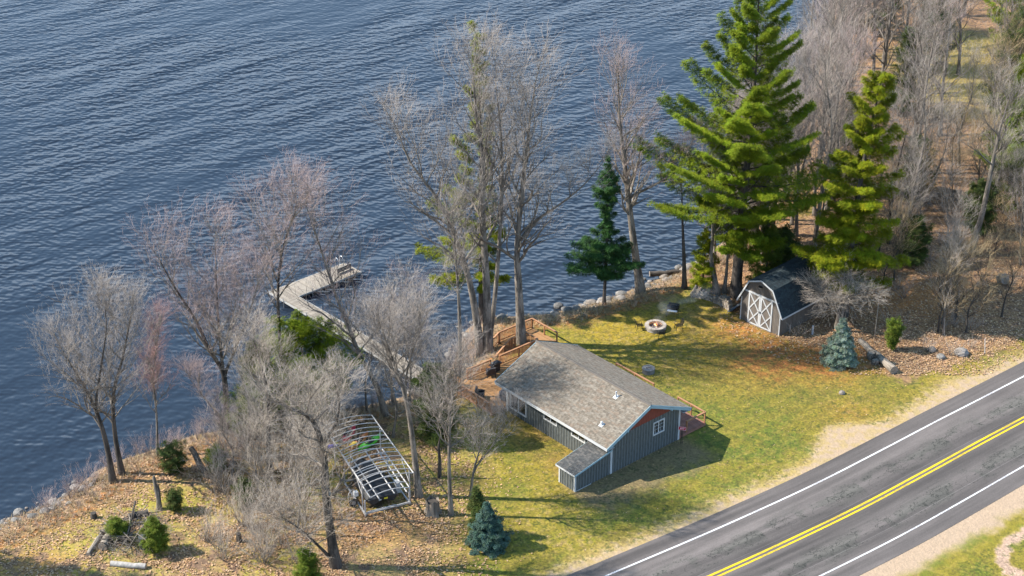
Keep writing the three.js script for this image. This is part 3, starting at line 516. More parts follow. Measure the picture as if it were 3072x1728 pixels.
// ---------------------------------------------------------------- the barn shaped shed
{
  const th = -0.8067, S = 4.32, D = 7.1, sh = thing('barn_shed', 'grey plank shed with gambrel roof and white crossed barn doors', 'shed', [19.91, 0, -127.71], th);
  const eL = [-0.3, 1.85], kL = [0.86, 4.12], R = [S / 2, 4.62], kR = [S - 0.86, 4.12], eR = [S + 0.3, 1.85], wallH = 2.35;
  const greys = [[0.24, 0.205, 0.18], [0.27, 0.235, 0.205], [0.21, 0.18, 0.16], [0.25, 0.22, 0.20]].map(c => mat(c, 0.88, { map: woodTex }));
  const roofY = s => s < kL[0] ? lerp(eL[1], kL[1], (s - eL[0]) / (kL[0] - eL[0])) : s < R[0] ? lerp(kL[1], R[1], (s - kL[0]) / (R[0] - kL[0])) : s < kR[0] ? lerp(R[1], kR[1], (s - R[0]) / (kR[0] - R[0])) : lerp(kR[1], eR[1], (s - kR[0]) / (eR[0] - kR[0]));
  const dx0 = 0.82, dx1 = 3.42, dh = 2.92, r = rng(12);
  // front boards round the doors
  for (let s = 0; s < S - 0.02; s += 0.18) {
    const w = Math.min(0.18, S - s), c = s + w / 2, top = roofY(c) - 0.12, m = greys[(r() * 4) | 0];
    const put = (y0, y1) => part('siding_board', bx(+(w - 0.012).toFixed(3), +(y1 - y0).toFixed(2), 0.05), m, sh, [c, (y0 + y1) / 2, -0.025]);
    if (c > dx0 && c < dx1) put(dh + 0.05, top); else put(-0.1, top);
  }
  part('back_wall', wallShape([[0, -0.1], [S, -0.1], [S, 2.3], [kR[0], 3.98], [R[0], 4.46], [kL[0], 3.98], [0, 2.3]], [], 0.06), greys[0], sh, [0, 0, -D]);
  for (const x of [0.03, S - 0.03]) for (let t = 0.06; t < D - 0.1; t += 0.3) part('siding_board', bx(0.05, wallH + 0.05, 0.288), greys[(r() * 4) | 0], sh, [x, (wallH - 0.15) / 2, -(t + 0.15)]);
  // trims
  const W0 = M.white, tr = (x0, y0, x1, y1, w, z, name, parent) => { const L = Math.hypot(x1 - x0, y1 - y0), b = part(name, bx(+L.toFixed(3), w, 0.035), W0, parent, [(x0 + x1) / 2, (y0 + y1) / 2, z]); b.rotation.z = Math.atan2(y1 - y0, x1 - x0); return b; };
  for (const x of [0.05, S - 0.05]) tr(x, 0, x, 2.25, 0.1, 0.02, 'corner_board', sh);
  tr(0.28, dh + 0.1, S - 0.28, dh + 0.1, 0.17, 0.03, 'header_board', sh);
  // doors
  for (const q of [0, 1]) {
    const d = new THREE.Group(); d.name = 'barn_door'; sh.add(d); const x0 = q ? (dx0 + dx1) / 2 + 0.01 : dx0, x1 = q ? dx1 : (dx0 + dx1) / 2 - 0.01;
    for (let x = x0; x < x1 - 0.02; x += 0.16) { const w = Math.min(0.16, x1 - x); part('door_board', bx(+(w - 0.008).toFixed(3), dh, 0.04), greys[(r() * 4) | 0], d, [x + w / 2, dh / 2 + 0.02, -0.005]); }
    tr(x0 + 0.07, 0.05, x0 + 0.07, dh, 0.14, 0.035, 'door_stile', d); tr(x1 - 0.07, 0.05, x1 - 0.07, dh, 0.14, 0.035, 'door_stile', d);
    tr(x0 + 0.14, 0.1, x1 - 0.14, 0.1, 0.1, 0.034, 'door_rail', d);
    const m = dh / 2 - 0.02, a = x0 + 0.14, b = x1 - 0.14;
    for (const [y0, y1] of [[0.16, m], [m, dh - 0.04]]) { tr(a, y0, b, y1, 0.11, 0.036, 'cross_brace', d); tr(a, y1, b, y0, 0.11, 0.033, 'cross_brace', d); }
    part('handle', bx(0.05, 0.2, 0.05), M.blackMetal, d, [q ? x0 + 0.07 : x1 - 0.07, 1.45, 0.07]);
  }
  part('threshold', bx(2.7, 0.08, 0.12), greys[1], sh, [(dx0 + dx1) / 2, 0.01, 0.07]);
  // roof
  const rm = mat([0.04, 0.06, 0.07], 0.8), t0 = -0.22, t1 = D + 0.2;
  slab(sh, eL, kL, t0, t1, 0.06, rm, SLATE, 31, 'roof_deck'); slab(sh, kL, R, t0, t1, 0.06, rm, SLATE, 32, 'roof_deck');
  slab(sh, eR, kR, t0, t1, 0.06, rm, SLATE, 33, 'roof_deck'); slab(sh, kR, R, t0, t1, 0.06, rm, SLATE, 34, 'roof_deck');
  for (const z of [0.24, -(D + 0.22)]) { let k = 0; for (const [p, q] of [[eL, kL], [kL, R], [R, kR], [kR, eR]]) tr(p[0], p[1] - 0.06, q[0], q[1] - 0.06, 0.13, z + 0.002 * (k++ % 2), 'rake_board', sh); }
  for (const [x, y] of [eL, eR]) part('fascia', bx(0.035, 0.15, D + 0.44), W0, sh, [x + (x < 0 ? -0.02 : 0.02), y - 0.05, -D / 2]);
  const lamp = new THREE.Group(); lamp.name = 'wall_lamp'; sh.add(lamp); lamp.position.set(R[0] - 0.1, 3.85, 0.05);
  part('bracket', bx(0.12, 0.12, 0.1), M.blackMetal, lamp, [0, 0.05, 0]); part('hood', bx(0.36, 0.06, 0.2), M.blackMetal, lamp, [0, 0.08, 0.1]).rotation.x = 0.3; part('lens', bx(0.3, 0.1, 0.1), M.alu, lamp, [0, 0, 0.1]);
}

// ---------------------------------------------------------------- bare trees
const bark = { grey: mat([0.38, 0.335, 0.29], 0.95, { map: barkT }), dark: mat([0.14, 0.12, 0.105], 0.95, { map: barkT }), pale: mat([0.42, 0.365, 0.31], 0.95, { map: barkT }), birch: mat([0.62, 0.60, 0.56], 0.9, { map: barkT }), pine: mat([0.17, 0.145, 0.13], 0.95, { map: barkT }) };
const twigs = { grey: mat([0.42, 0.36, 0.315], 0.95), pale: mat([0.50, 0.425, 0.355], 0.95), mauve: mat([0.42, 0.32, 0.30], 0.95), red: mat([0.36, 0.22, 0.20], 0.95), tan: mat([0.42, 0.31, 0.17], 0.95), dark: mat([0.17, 0.15, 0.14], 0.95) };
// a spray of thin twigs, about one metre long, growing along +y
function sprayGeo(seed, n, spread) {
  const g = new GB(), r = rng(seed);
  const shoot = (p, d, L, rad, depth) => {
    const pts = [p.clone()], rr = [rad], q = p.clone(), dir = d.clone();
    for (let k = 1; k <= 2; k++) { dir.add(V((r() - 0.5) * 0.35, 0.08, (r() - 0.5) * 0.35)).normalize(); q.addScaledVector(dir, L / 2); pts.push(q.clone()); rr.push(rad * (1 - 0.4 * k)); }
    g.tube(pts, rr, 3);
    if (depth > 0) for (let k = 0; k < n; k++) { const f = 0.2 + 0.75 * (k + r() * 0.6) / n, a = r() * 6.283, o = p.clone().lerp(pts[1], Math.min(1, f * 2)).lerp(pts[2], Math.max(0, f * 2 - 1)); shoot(o, dir.clone().multiplyScalar(1).add(V(Math.cos(a) * spread, 0.1, Math.sin(a) * spread)).normalize(), L * (0.62 - 0.3 * f) * (0.8 + 0.4 * r()), rad * 0.62, depth - 1); }
  };
  shoot(V(0, 0, 0), V(0, 1, 0), 1.0, 0.0065, 2); return g.build();
}
const SPRAYS = [sprayGeo(5, 3, 0.7), sprayGeo(9, 3, 0.9), sprayGeo(13, 3, 0.5)];
const UP = V(0, 1, 0), QQ = new THREE.Quaternion(), MM = new THREE.Matrix4();
function instanced(name, geo, m, list, parent, colors) {
  const im = shade(new THREE.InstancedMesh(geo, m, list.length)); im.name = name; im.userData.kind = 'stuff';
  list.forEach((t, i) => im.setMatrixAt(i, t)); if (colors) colors.forEach((c, i) => im.setColorAt(i, c));
  parent.add(im); return im;
}
// o.paths: trunk polylines relative to the base; limbs and boughs grow from them
function bareTree(t, o) {
  const r = rng(o.seed), trunk = new GB(), crown = new GB(), list = [];
  const spray = (p, d, s) => { QQ.setFromUnitVectors(UP, d); QQ.multiply(new THREE.Quaternion().setFromAxisAngle(UP, r() * 6.28)); list.push(new THREE.Matrix4().compose(p, QQ, V(s * (0.9 + 0.3 * r()), s, s * (0.9 + 0.3 * r())))); };
  const up = o.up ?? 0.1, wob = o.wobble ?? 0.28;
  function bough(p, d, L, rad, level) {
    const nseg = level === 1 ? 7 : level === 2 ? 5 : 3, pts = [p.clone()], rr = [rad], dirs = [d.clone()], q = p.clone(), dir = d.clone();
    for (let k = 1; k <= nseg; k++) { dir.add(V((r() - 0.5) * wob * 2, (r() - 0.5) * wob + up * (level === 1 ? 1 : 0.8), (r() - 0.5) * wob * 2)).normalize(); q.addScaledVector(dir, L / nseg); pts.push(q.clone()); dirs.push(dir.clone()); rr.push(rad * Math.max(0.16, 1 - 0.82 * k / nseg)); }
    crown.tube(pts, rr, level === 1 ? 6 : level === 2 ? 4 : 3);
    const n = level === 1 ? o.n2 : level === 2 ? o.n3 : 0;
    for (let k = 0; k < n; k++) {
      const f = 0.08 + 0.9 * (k + 0.2 + 0.7 * r()) / n, x = Math.min(0.999, f) * nseg, i = x | 0, pp = pts[i].clone().lerp(pts[i + 1], x - i), a = r() * 6.283, side = V(Math.cos(a), 0.15 + 0.35 * r(), Math.sin(a));
      bough(pp, dirs[i].clone().addScaledVector(side, o.spread ?? 0.9).normalize(), L * (level === 1 ? 0.64 : 0.66) * (1.05 - 0.5 * f) * (0.75 + 0.5 * r()), Math.max(0.013, rr[i] * 0.55), level + 1);
    }
    const ts = (o.twig ?? 1) * 1.25;
    if (level >= 2) { if (r() < (o.sprayP ?? 0.55)) spray(pts[nseg], dirs[nseg], ts); if (r() < 0.12) { const i = 1 + ((r() * (nseg - 1)) | 0), a = r() * 6.283; spray(pts[i], dirs[i].clone().add(V(Math.cos(a) * 0.9, 0.25, Math.sin(a) * 0.9)).normalize(), ts * 0.9); } }
    else spray(pts[nseg], dirs[nseg], ts);
  }
  for (const P of o.paths) {
    const curve = new THREE.CatmullRomCurve3(P.pts.map(a => V(...a)), false, 'centripetal'), n = 14, pts = curve.getPoints(n), r0 = P.r, flare = P.flare ?? 1.35;
    const rad = k => r0 * (1 - (1 - (P.tip ?? 0.14)) * Math.pow(k / n, 0.9)) * (k === 0 ? flare : k === 1 ? 1 + (flare - 1) * 0.25 : 1);
    pts[0].y -= 0.25;
    trunk.tube(pts, pts.map((_, k) => rad(k)), r0 > 0.2 ? 10 : 7, P.cut);
    const nl = P.limbs ?? o.limbs; let az = r() * 6.28;
    for (let k = 0; k < nl; k++) {
      const f = lerp(P.from ?? o.from ?? 0.35, 0.99, (k + 0.5 * r()) / nl), p = curve.getPoint(f), tan = curve.getTangent(f); az += 2.399 + (r() - 0.5) * 0.9;
      const el = lerp(o.el0 ?? 0.5, o.el1 ?? 0.85, f) + (r() - 0.5) * 0.3, d = V(Math.cos(az) * Math.cos(el), Math.sin(el), Math.sin(az) * Math.cos(el)).addScaledVector(tan, 0.3); if (P.lean) d.add(V(...P.lean)); d.normalize();
      bough(p, d, (P.len ?? o.len) * (o.prof ? o.prof(f) : 1.15 - 0.5 * f) * (0.65 + 0.6 * r()), rad(f * n) * (0.38 + 0.25 * r()), 1);
    }
    if (!P.cut) bough(pts[n], curve.getTangent(1), (P.len ?? o.len) * 0.5, rad(n), 1);
  }
  part('trunk', trunk.build(), o.bark, t);
  part('crown', crown.build(), o.branch ?? o.bark, t);
  const L = [[], [], []]; list.forEach((m, i) => L[i % 3].push(m));
  L.forEach((l, i) => { if (l.length) instanced('twigs', SPRAYS[i], o.twigMat, l, t); });
  return t;
}
const gy = (x, z) => ground(x, z);
// ---------------------------------------------------------------- evergreens
function tuftGeo(seed, n, len, wid, flat, cone = 1) { // needles from one point: fan upwards and outwards
  const g = new GB(), r = rng(seed);
  for (let i = 0; i < n; i++) {
    const a = r() * 6.283, e = (r() * 1.25 - 0.25 * cone) * flat, L = len * (0.65 + 0.5 * r()), d = V(Math.cos(a) * Math.cos(e), Math.sin(e), Math.sin(a) * Math.cos(e)), s = V(-Math.sin(a), (r() - 0.5) * 1.2, Math.cos(a)).normalize().multiplyScalar(wid * (0.7 + 0.6 * r())), b = d.clone().multiplyScalar(L * 0.12), m = d.clone().multiplyScalar(L * 0.62), t = d.clone().multiplyScalar(L).add(V(0, -0.03 * len, 0));
    g.tri(b, m.clone().add(s), m.clone().sub(s)); g.tri(m.clone().add(s), t, m.clone().sub(s));
  }
  return g.build();
}
const TUFTS = [tuftGeo(3, 20, 0.34, 0.02, 0.9), tuftGeo(4, 20, 0.34, 0.02, 0.6), tuftGeo(6, 18, 0.38, 0.018, 1.1)];
const NEEDLES = [tuftGeo(21, 18, 0.16, 0.016, 0.8), tuftGeo(22, 18, 0.16, 0.016, 1.1)];
const leafy = (rgb, tr = 0.28) => new THREE.MeshPhysicalMaterial({ color: new THREE.Color().setRGB(...rgb), roughness: 0.8, transmission: tr, thickness: 0, ior: 1.3, specularIntensity: 0.4 });
const green = { pine: leafy([0.165, 0.23, 0.012]), pineYellow: leafy([0.205, 0.245, 0.01]), pineDark: leafy([0.04, 0.105, 0.028]), blue: leafy([0.25, 0.33, 0.26]), blueDark: leafy([0.075, 0.14, 0.115]), cedar: leafy([0.12, 0.17, 0.022]), moss: leafy([0.075, 0.11, 0.03]), straw: leafy([0.36, 0.27, 0.15]) };
// o: H, y0 (first whorl), len(f) bough length by height share, rise(f), dens, size, kind
function pineTree(t, o) {
  const r = rng(o.seed), trunk = new GB(), wood = new GB(), list = [], cols = [], n = 16, path = new THREE.CatmullRomCurve3((o.path ?? [[0, 0, 0], [0.1, o.H * 0.5, 0], [0, o.H, 0]]).map(a => V(...a))), pts = path.getPoints(n), r0 = o.r;
  pts[0].y -= 0.3; trunk.tube(pts, pts.map((_, k) => r0 * (1 - 0.93 * k / n) * (k === 0 ? 1.35 : 1)), r0 > 0.15 ? 10 : 6);
  const c0 = new THREE.Color(), put = (p, d, s, tone) => { const dd = d.clone().multiplyScalar(o.lay ?? 0.55).add(V((r() - 0.5) * 0.5, 0.75, (r() - 0.5) * 0.5)).normalize(); QQ.setFromUnitVectors(UP, dd); QQ.multiply(new THREE.Quaternion().setFromAxisAngle(UP, r() * 6.28)); list.push(new THREE.Matrix4().compose(p, QQ, V(s, s * 0.9, s))); c0.setRGB(tone * (0.9 + 0.35 * r()), tone, tone * (0.75 + 0.4 * r())); cols.push(c0.clone()); };
  let az = r() * 6.28;
  for (let y = o.y0; y < o.H - 0.2; y += o.step * (0.75 + 0.5 * r())) {
    const f = (y - o.y0) / (o.H - o.y0), u = y / o.H, base = path.getPoint(u), nb = Math.max(3, Math.round(o.nb * (1 - 0.35 * f)));
    for (let k = 0; k < nb; k++) {
      az += 6.283 / nb + (r() - 0.5) * 0.9; let L = o.len(f, az) * (0.55 + 0.65 * r()); if (L < 0.15) continue;
      const el = o.rise(f) + (r() - 0.5) * 0.28, dir = V(Math.cos(az) * Math.cos(el), Math.sin(el), Math.sin(az) * Math.cos(el)), q = base.clone().add(V(0, (r() - 0.5) * 0.4, 0)), P = [q.clone()], ns = 5, D = [dir.clone()];
      for (let s = 1; s <= ns; s++) { dir.add(V((r() - 0.5) * 0.16, o.curl ?? 0.06, (r() - 0.5) * 0.16)).normalize(); q.addScaledVector(dir, L / ns); P.push(q.clone()); D.push(dir.clone()); }
      wood.tube(P, P.map((_, i) => Math.max(0.008, L * 0.012 * (1 - 0.85 * i / ns))), 4);
      const tone0 = 0.8 + 0.4 * r(), m = Math.max(2, Math.round(L * o.dens));
      for (let i = 0; i < m; i++) {
        const g = (o.bare ?? 0.3) + (1 - (o.bare ?? 0.3)) * Math.pow(r(), 0.85), x = Math.min(0.999, g) * ns, j = x | 0, p = P[j].clone().lerp(P[j + 1], x - j), side = (r() - 0.5) * 2, w = (o.fan ?? 0.34) * L * (1.1 - 0.75 * g) * side, perp = V(-D[j].z, 0, D[j].x).normalize();
        p.addScaledVector(perp, w).addScaledVector(D[j], Math.abs(w) * 0.5); p.y += (r() - 0.35) * (o.thick ?? 0.22);
        put(p, D[j].clone().addScaledVector(perp, side * 0.7), o.size * (0.75 + 0.5 * r()), tone0 * (0.88 + 0.24 * r()));
      }
    }
  }
  for (let k = 0; k < 8; k++) put(path.getPoint(1 - k * 0.006), V(0, 1, 0), o.size * 0.8, 1.05);
  part('trunk', trunk.build(), bark.pine, t); part('limbs', wood.build(), bark.pine, t);
  const geos = o.tufts ?? TUFTS, K = geos.length, A = geos.map(() => []), B = geos.map(() => []); list.forEach((m, i) => { A[i % K].push(m); B[i % K].push(cols[i]); });
  A.forEach((l, i) => instanced('needles', geos[i], o.mat, l, t, B[i]));
  return t;
}

// ---------------------------------------------------------------- the trees, one by one
function plant(name, label, cat, x, z, group) { return thing(name, label, cat, [x, gy(x, z), z], 0, group); }
const std = { limbs: 20, n2: 7, n3: 4, len: 5, from: 0.25, spread: 0.9, bark: bark.grey, twigMat: twigs.grey };
const bare = (label, x, z, o, group) => bareTree(plant('bare_tree', label, 'tree', x, z, group), { ...std, ...o });
// the tall group by the lake stairs
bare('tall leafless tree with two grey trunks beside the lake stairs', -2.3, -122.2, { seed: 101, limbs: 20, len: 5.6, from: 0.3, twig: 1.2, el0: 0.5, el1: 0.8, paths: [
  { r: 0.35, pts: [[-0.3, 0, 0], [-0.75, 3.94, 0.1], [-1.2, 6.97, 0.2], [-2.3, 11.2, 0.5], [-3, 13.2, 0.6], [-4.1, 15.3, 0.5], [-5.8, 17.7, 0.3], [-6.8, 20.5, 0]], limbs: 19 },
  { r: 0.39, pts: [[0.25, 0, 0], [0.2, 6.45, 0], [-0.1, 12.85, -0.3], [0, 17.4, -0.5], [-0.5, 21.2, -0.4], [-0.7, 24.5, -0.2]], limbs: 20 },
  { r: 0.24, pts: [[0.3, 0.2, -0.4], [0.95, 5.9, -0.7], [1.5, 15.1, -1.1], [1.4, 19.7, -1.2], [1, 24, -1.2]], limbs: 16 }] });
bare('tall leafless tree whose grey trunk rises through the cedar landing', 0.81, -123.3, { seed: 102, limbs: 25, len: 6, from: 0.3, twig: 1.2, el0: 0.45, el1: 0.8, paths: [{ r: 0.37, pts: [[0, 0, 0], [-0.3, 6.4, 0], [-0.4, 8.7, 0], [0.1, 15.3, 0.2], [0.4, 18.5, 0.2], [1, 23.4, 0]] }, { r: 0.16, flare: 1, pts: [[-0.1, 10, 0], [1.5, 12, 0.4], [3.2, 13.4, 0.6], [5, 15, 0.5], [6.6, 17, 0.3]], limbs: 8, from: 0.3, len: 3 }] });
bare('slim leafless tree between the dock and the lake deck', -4.3, -119.2, { seed: 103, limbs: 16, len: 2.8, from: 0.4, paths: [{ r: 0.2, pts: [[0, 0, 0], [0, 6.4, 0], [-0.2, 10.7, 0], [-0.4, 14.9, 0]] }] });
bare('leafless tree with pale trunk on the bank behind the fire pit', 11.7, -133.6, { seed: 104, limbs: 25, len: 5, from: 0.35, twigMat: twigs.mauve, twig: 1.1, el0: 0.6, el1: 0.85, bark: bark.pale, paths: [{ r: 0.42, pts: [[0, 0, 0], [-0.6, 3.6, 0], [-1.3, 8.3, 0], [-1.8, 12.1, 0], [-2.4, 16.5, 0], [-2.7, 20.5, 0]] }, { r: 0.14, flare: 1, pts: [[-1.5, 9.5, 0], [1, 11, 0.3], [2.6, 12.2, 0.3], [3.8, 14.6, 0]], limbs: 7, from: 0.3, len: 2.6 }] });
// the left shore
bare('leafless tree with crooked trunk leaning over the water by the stone bank', -29.57, -102.7, { seed: 105, limbs: 14, len: 4.2, from: 0.3, el0: 0.2, el1: 0.7, bark: bark.dark, branch: bark.grey, paths: [{ r: 0.25, pts: [[0, 0, 0], [-0.1, 3.1, 0], [-0.4, 5.5, 0], [-0.9, 7.5, 0], [-1.4, 8.85, 0], [-2.2, 10.8, 0]] }, { r: 0.13, flare: 1, pts: [[-0.45, 5.8, 0], [-0.5, 6.6, 0], [0.24, 9.8, 0.1], [1, 13.1, 0.1], [1.08, 14.6, 0]], from: 0.25 }] });
bare('straight dark leafless tree standing on the leafy point', -29.08, -103.64, { seed: 106, limbs: 20, len: 4.2, from: 0.3, el0: 0.2, el1: 0.75, bark: bark.dark, branch: bark.grey, paths: [{ r: 0.23, pts: [[0, 0, 0], [-0.15, 3.5, 0], [0.1, 6.9, 0], [1.2, 10.3, 0], [2.1, 13.6, 0]] }] });
bare('young red tinged leafless tree at the water between larger trees', -27, -106.4, { seed: 107, limbs: 19, len: 2.2, from: 0.35, el0: 0.7, el1: 1.2, twigMat: twigs.red, paths: [{ r: 0.11, pts: [[0, 0, 0], [0.3, 3.6, 0], [0.4, 7, 0], [1.2, 11, 0]] }] });
bare('leafless tree forking into three rising limbs over the lake', -22.26, -110, { seed: 108, limbs: 14, len: 4.6, from: 0.35, bark: bark.dark, branch: bark.grey, twigMat: twigs.mauve, twig: 1.15, paths: [{ r: 0.27, pts: [[0, 0, 0], [0.2, 4, 0], [0.1, 5.8, 0], [-0.7, 7.5, 0], [-1.6, 10.3, 0], [-2.9, 13, 0], [-3.8, 15.3, 0]] }, { r: 0.16, flare: 1, pts: [[0.15, 5.5, 0], [0.1, 7.9, -0.1], [0.15, 12, -0.3], [0.36, 16, -0.3]], from: 0.2 }, { r: 0.14, flare: 1, pts: [[0.2, 5.4, 0], [1.15, 7.5, 0.2], [2.3, 10.3, 0.4], [3.3, 13, 0.4]], from: 0.2 }, { r: 0.1, flare: 1, pts: [[0, 1, 0], [-1.1, 2.9, 0.2], [-2.4, 5.1, 0.2]], from: 0.4, len: 1.6, limbs: 5 }] });
bare('leafless tree rising from the shore evergreens towards the dock head', -18.17, -112.3, { seed: 109, limbs: 22, len: 5, from: 0.45, bark: bark.dark, branch: bark.grey, twigMat: twigs.mauve, twig: 1.15, paths: [{ r: 0.21, pts: [[0, 0, 0], [0.1, 3.9, 0], [0.2, 7.5, 0], [0.3, 11.3, 0], [0.6, 14, 0], [1.3, 16.7, 0], [2, 18.4, 0]] }] });
bare('leafless tree leaning far out across the dock walkway', -10, -112, { seed: 110, limbs: 23, len: 5, from: 0.35, wobble: 0.34, twigMat: twigs.mauve, paths: [{ r: 0.27, pts: [[0, 0, 0], [-0.3, 1.4, 0], [-0.7, 2.9, 0], [-1.8, 5.4, 0], [-2.35, 7.2, 0], [-3.3, 10.3, 0], [-3.9, 12.7, 0], [-4.5, 15.3, 0], [-5.2, 18, 0]] }] });
bare('leafless tree forking high up beside the boat canopy frame', -6.79, -100.73, { seed: 111, limbs: 13, len: 4.4, from: 0.3, paths: [{ r: 0.25, tip: 0.2, pts: [[0, 0, 0], [-0.3, 4.4, 0], [-0.55, 7.1, 0], [-1, 9.7, 0], [-1.6, 11.7, 0], [-2.2, 13.9, 0]], from: 0.55 }, { r: 0.12, flare: 1, pts: [[-0.6, 7.4, 0], [-0.7, 9.7, 0], [-0.1, 12.3, 0], [0.8, 14.8, 0]] }] });
bare('bushy leafless tree on the grass left of the cottage windows', -4.39, -98.4, { seed: 112, limbs: 23, len: 3.5, from: 0.42, el0: 0.1, el1: 0.9, wobble: 0.4, paths: [{ r: 0.19, pts: [[0, 0, 0], [-0.06, 3.3, 0], [0, 6.6, 0], [0.2, 9.8, 0], [0.6, 11.6, 0]] }] });
bare('small forked leafless tree beside the blue spruce', -3.05, -100.63, { seed: 113, limbs: 9, n2: 5, n3: 4, len: 1.6, from: 0.4, paths: [{ r: 0.12, pts: [[0, 0, 0], [0.3, 2.4, 0], [0.7, 4.1, 0], [0.9, 6.5, 0]] }, { r: 0.075, flare: 1, pts: [[0.3, 2.4, 0], [1.4, 4.1, 0.1], [2.3, 5.7, 0.1], [3.1, 6.8, 0]] }] });
bare('broad old leafless tree with tangled pale branches in the left thicket', -12.08, -92.4, { seed: 114, sprayP: 0.36, limbs: 13, n2: 7, n3: 5, len: 3.6, from: 0.3, wobble: 0.45, up: 0.06, el0: -0.2, el1: 0.7, bark: bark.dark, branch: bark.pale, twigMat: twigs.pale, paths: [{ r: 0.36, pts: [[0, 0, 0], [-0.25, 3.2, 0], [-0.33, 5.8, 0], [-0.43, 9.9, 0], [-1.1, 12, 0], [-2.1, 12.6, 0], [-3.1, 13.2, 0]] }, { r: 0.16, flare: 1, len: 2.2, limbs: 8, pts: [[-0.33, 6.5, 0], [-0.25, 10.2, 0.2], [0.6, 11.7, 0.3], [0.9, 13.5, 0.3], [0.6, 15, 0.3]] }, { r: 0.14, flare: 1, pts: [[-0.1, 0.4, 0], [-1.1, 1.9, 0.2], [-2.1, 3.2, 0.3], [-3.4, 4.3, 0.3]] }] });
bare('dark leafless tree inside the left thicket', -18.05, -103.7, { seed: 115, limbs: 20, len: 3, from: 0.25, wobble: 0.4, el0: 0, el1: 0.9, bark: bark.dark, branch: bark.pale, twigMat: twigs.pale, paths: [{ r: 0.22, pts: [[0, 0, 0], [0.1, 3.7, 0], [0.3, 6.8, 0], [0, 9.1, 0], [-0.4, 11.4, 0]] }] });
bare('thin leafless tree standing left of the boat canopy frame', -13.3, -97.8, { seed: 116, limbs: 17, n2: 5, len: 2, from: 0.3, wobble: 0.4, bark: bark.dark, branch: bark.grey, twigMat: twigs.pale, paths: [{ r: 0.14, pts: [[0, 0, 0], [-0.1, 3.4, 0], [-0.1, 6.7, 0], [-0.1, 10, 0]] }] });
// thicket trees between the point and the boat
const th = rng(991);
for (const [x, z, H] of [[-20.3, -107.2, 9], [-16.2, -106.3, 6.5], [-14.2, -103, 7], [-17.4, -98.9, 7], [-15.2, -96.3, 7.5], [-20.8, -102.6, 6.5], [-13.4, -108.4, 5.5], [-9.2, -108.6, 9], [-8.2, -113.4, 10], [-6.6, -110.2, 9], [-11.6, -113.4, 8], [-9.6, -114.8, 10], [-18.6, -101.2, 7]])
  bare('leafless thicket tree with pale tangled twigs near the boat canopy', x, z, { seed: 120 + Math.round(x * -7), sprayP: 0.4, limbs: 11, n2: 6, n3: 4, len: H * 0.3, from: 0.15, wobble: 0.45, el0: 0.1, el1: 1, bark: bark.grey, branch: bark.pale, twigMat: th() < 0.7 ? twigs.pale : twigs.mauve, paths: [{ r: H * 0.013, pts: [[0, 0, 0], [(th() - 0.5) * 1, H * 0.35, (th() - 0.5)], [(th() - 0.5) * 1.6, H * 0.7, (th() - 0.5)], [(th() - 0.5) * 2.4, H, (th() - 0.5)]] }] }, 'thicket trees near the boat');
bare('dead grey tree with drooping tangled branches in front of the shed roof', 28.19, -125.4, { seed: 140, limbs: 10, n2: 6, n3: 4, len: 1.9, from: 0.35, wobble: 0.5, up: -0.06, el0: 0, el1: 0.5, bark: bark.pale, branch: bark.pale, twigMat: twigs.pale, paths: [{ r: 0.2, pts: [[0, 0, 0], [-0.4, 2.3, 0], [-1.3, 3.5, 0], [-2.4, 4.3, 0]] }, { r: 0.17, flare: 1, pts: [[0, 0.3, 0], [0.2, 2.3, 0], [0.8, 3.5, 0.1], [2, 3.9, 0.1]] }, { r: 0.2, pts: [[-0.2, 0, -0.5], [0.1, 3, -0.7], [0.1, 5.5, -0.8]] }] });
bare('bare pine stem with broken top beside the fire pit bank', 15.6, -133.5, { seed: 141, limbs: 5, len: 1.2, from: 0.6, n2: 3, n3: 2, bark: bark.pine, paths: [{ r: 0.24, pts: [[0, 0, 0], [-0.2, 3.1, 0], [-0.5, 6.7, 0], [-0.7, 9.8, 0]] }] });
bare('curved leafless trunk behind the firewood stack', 18.41, -132.4, { seed: 142, limbs: 8, len: 3, from: 0.6, bark: bark.grey, paths: [{ r: 0.3, pts: [[0, 0, 0], [-0.4, 2, 0], [-0.75, 3.6, 0], [-0.7, 5.6, 0], [-1, 9.4, 0], [-1.4, 13.2, 0]] }] });
bare('straight leafless trunk between the curved trunk and the great pine', 19.07, -132.6, { seed: 143, limbs: 6, len: 1.8, from: 0.6, paths: [{ r: 0.22, pts: [[0, 0, 0], [0.1, 1.7, 0], [0.1, 4.1, 0], [0, 7.2, 0]] }] });
bare('big leafless tree leaning right in the wood above the cable spool', 43.06, -140.3, { seed: 144, limbs: 12, len: 4, from: 0.5, bark: bark.grey, paths: [{ r: 0.36, pts: [[0, 0, 0], [0.6, 4.1, 0], [0.9, 9, 0], [1.1, 12.5, 0], [1.6, 16, 0]] }] });
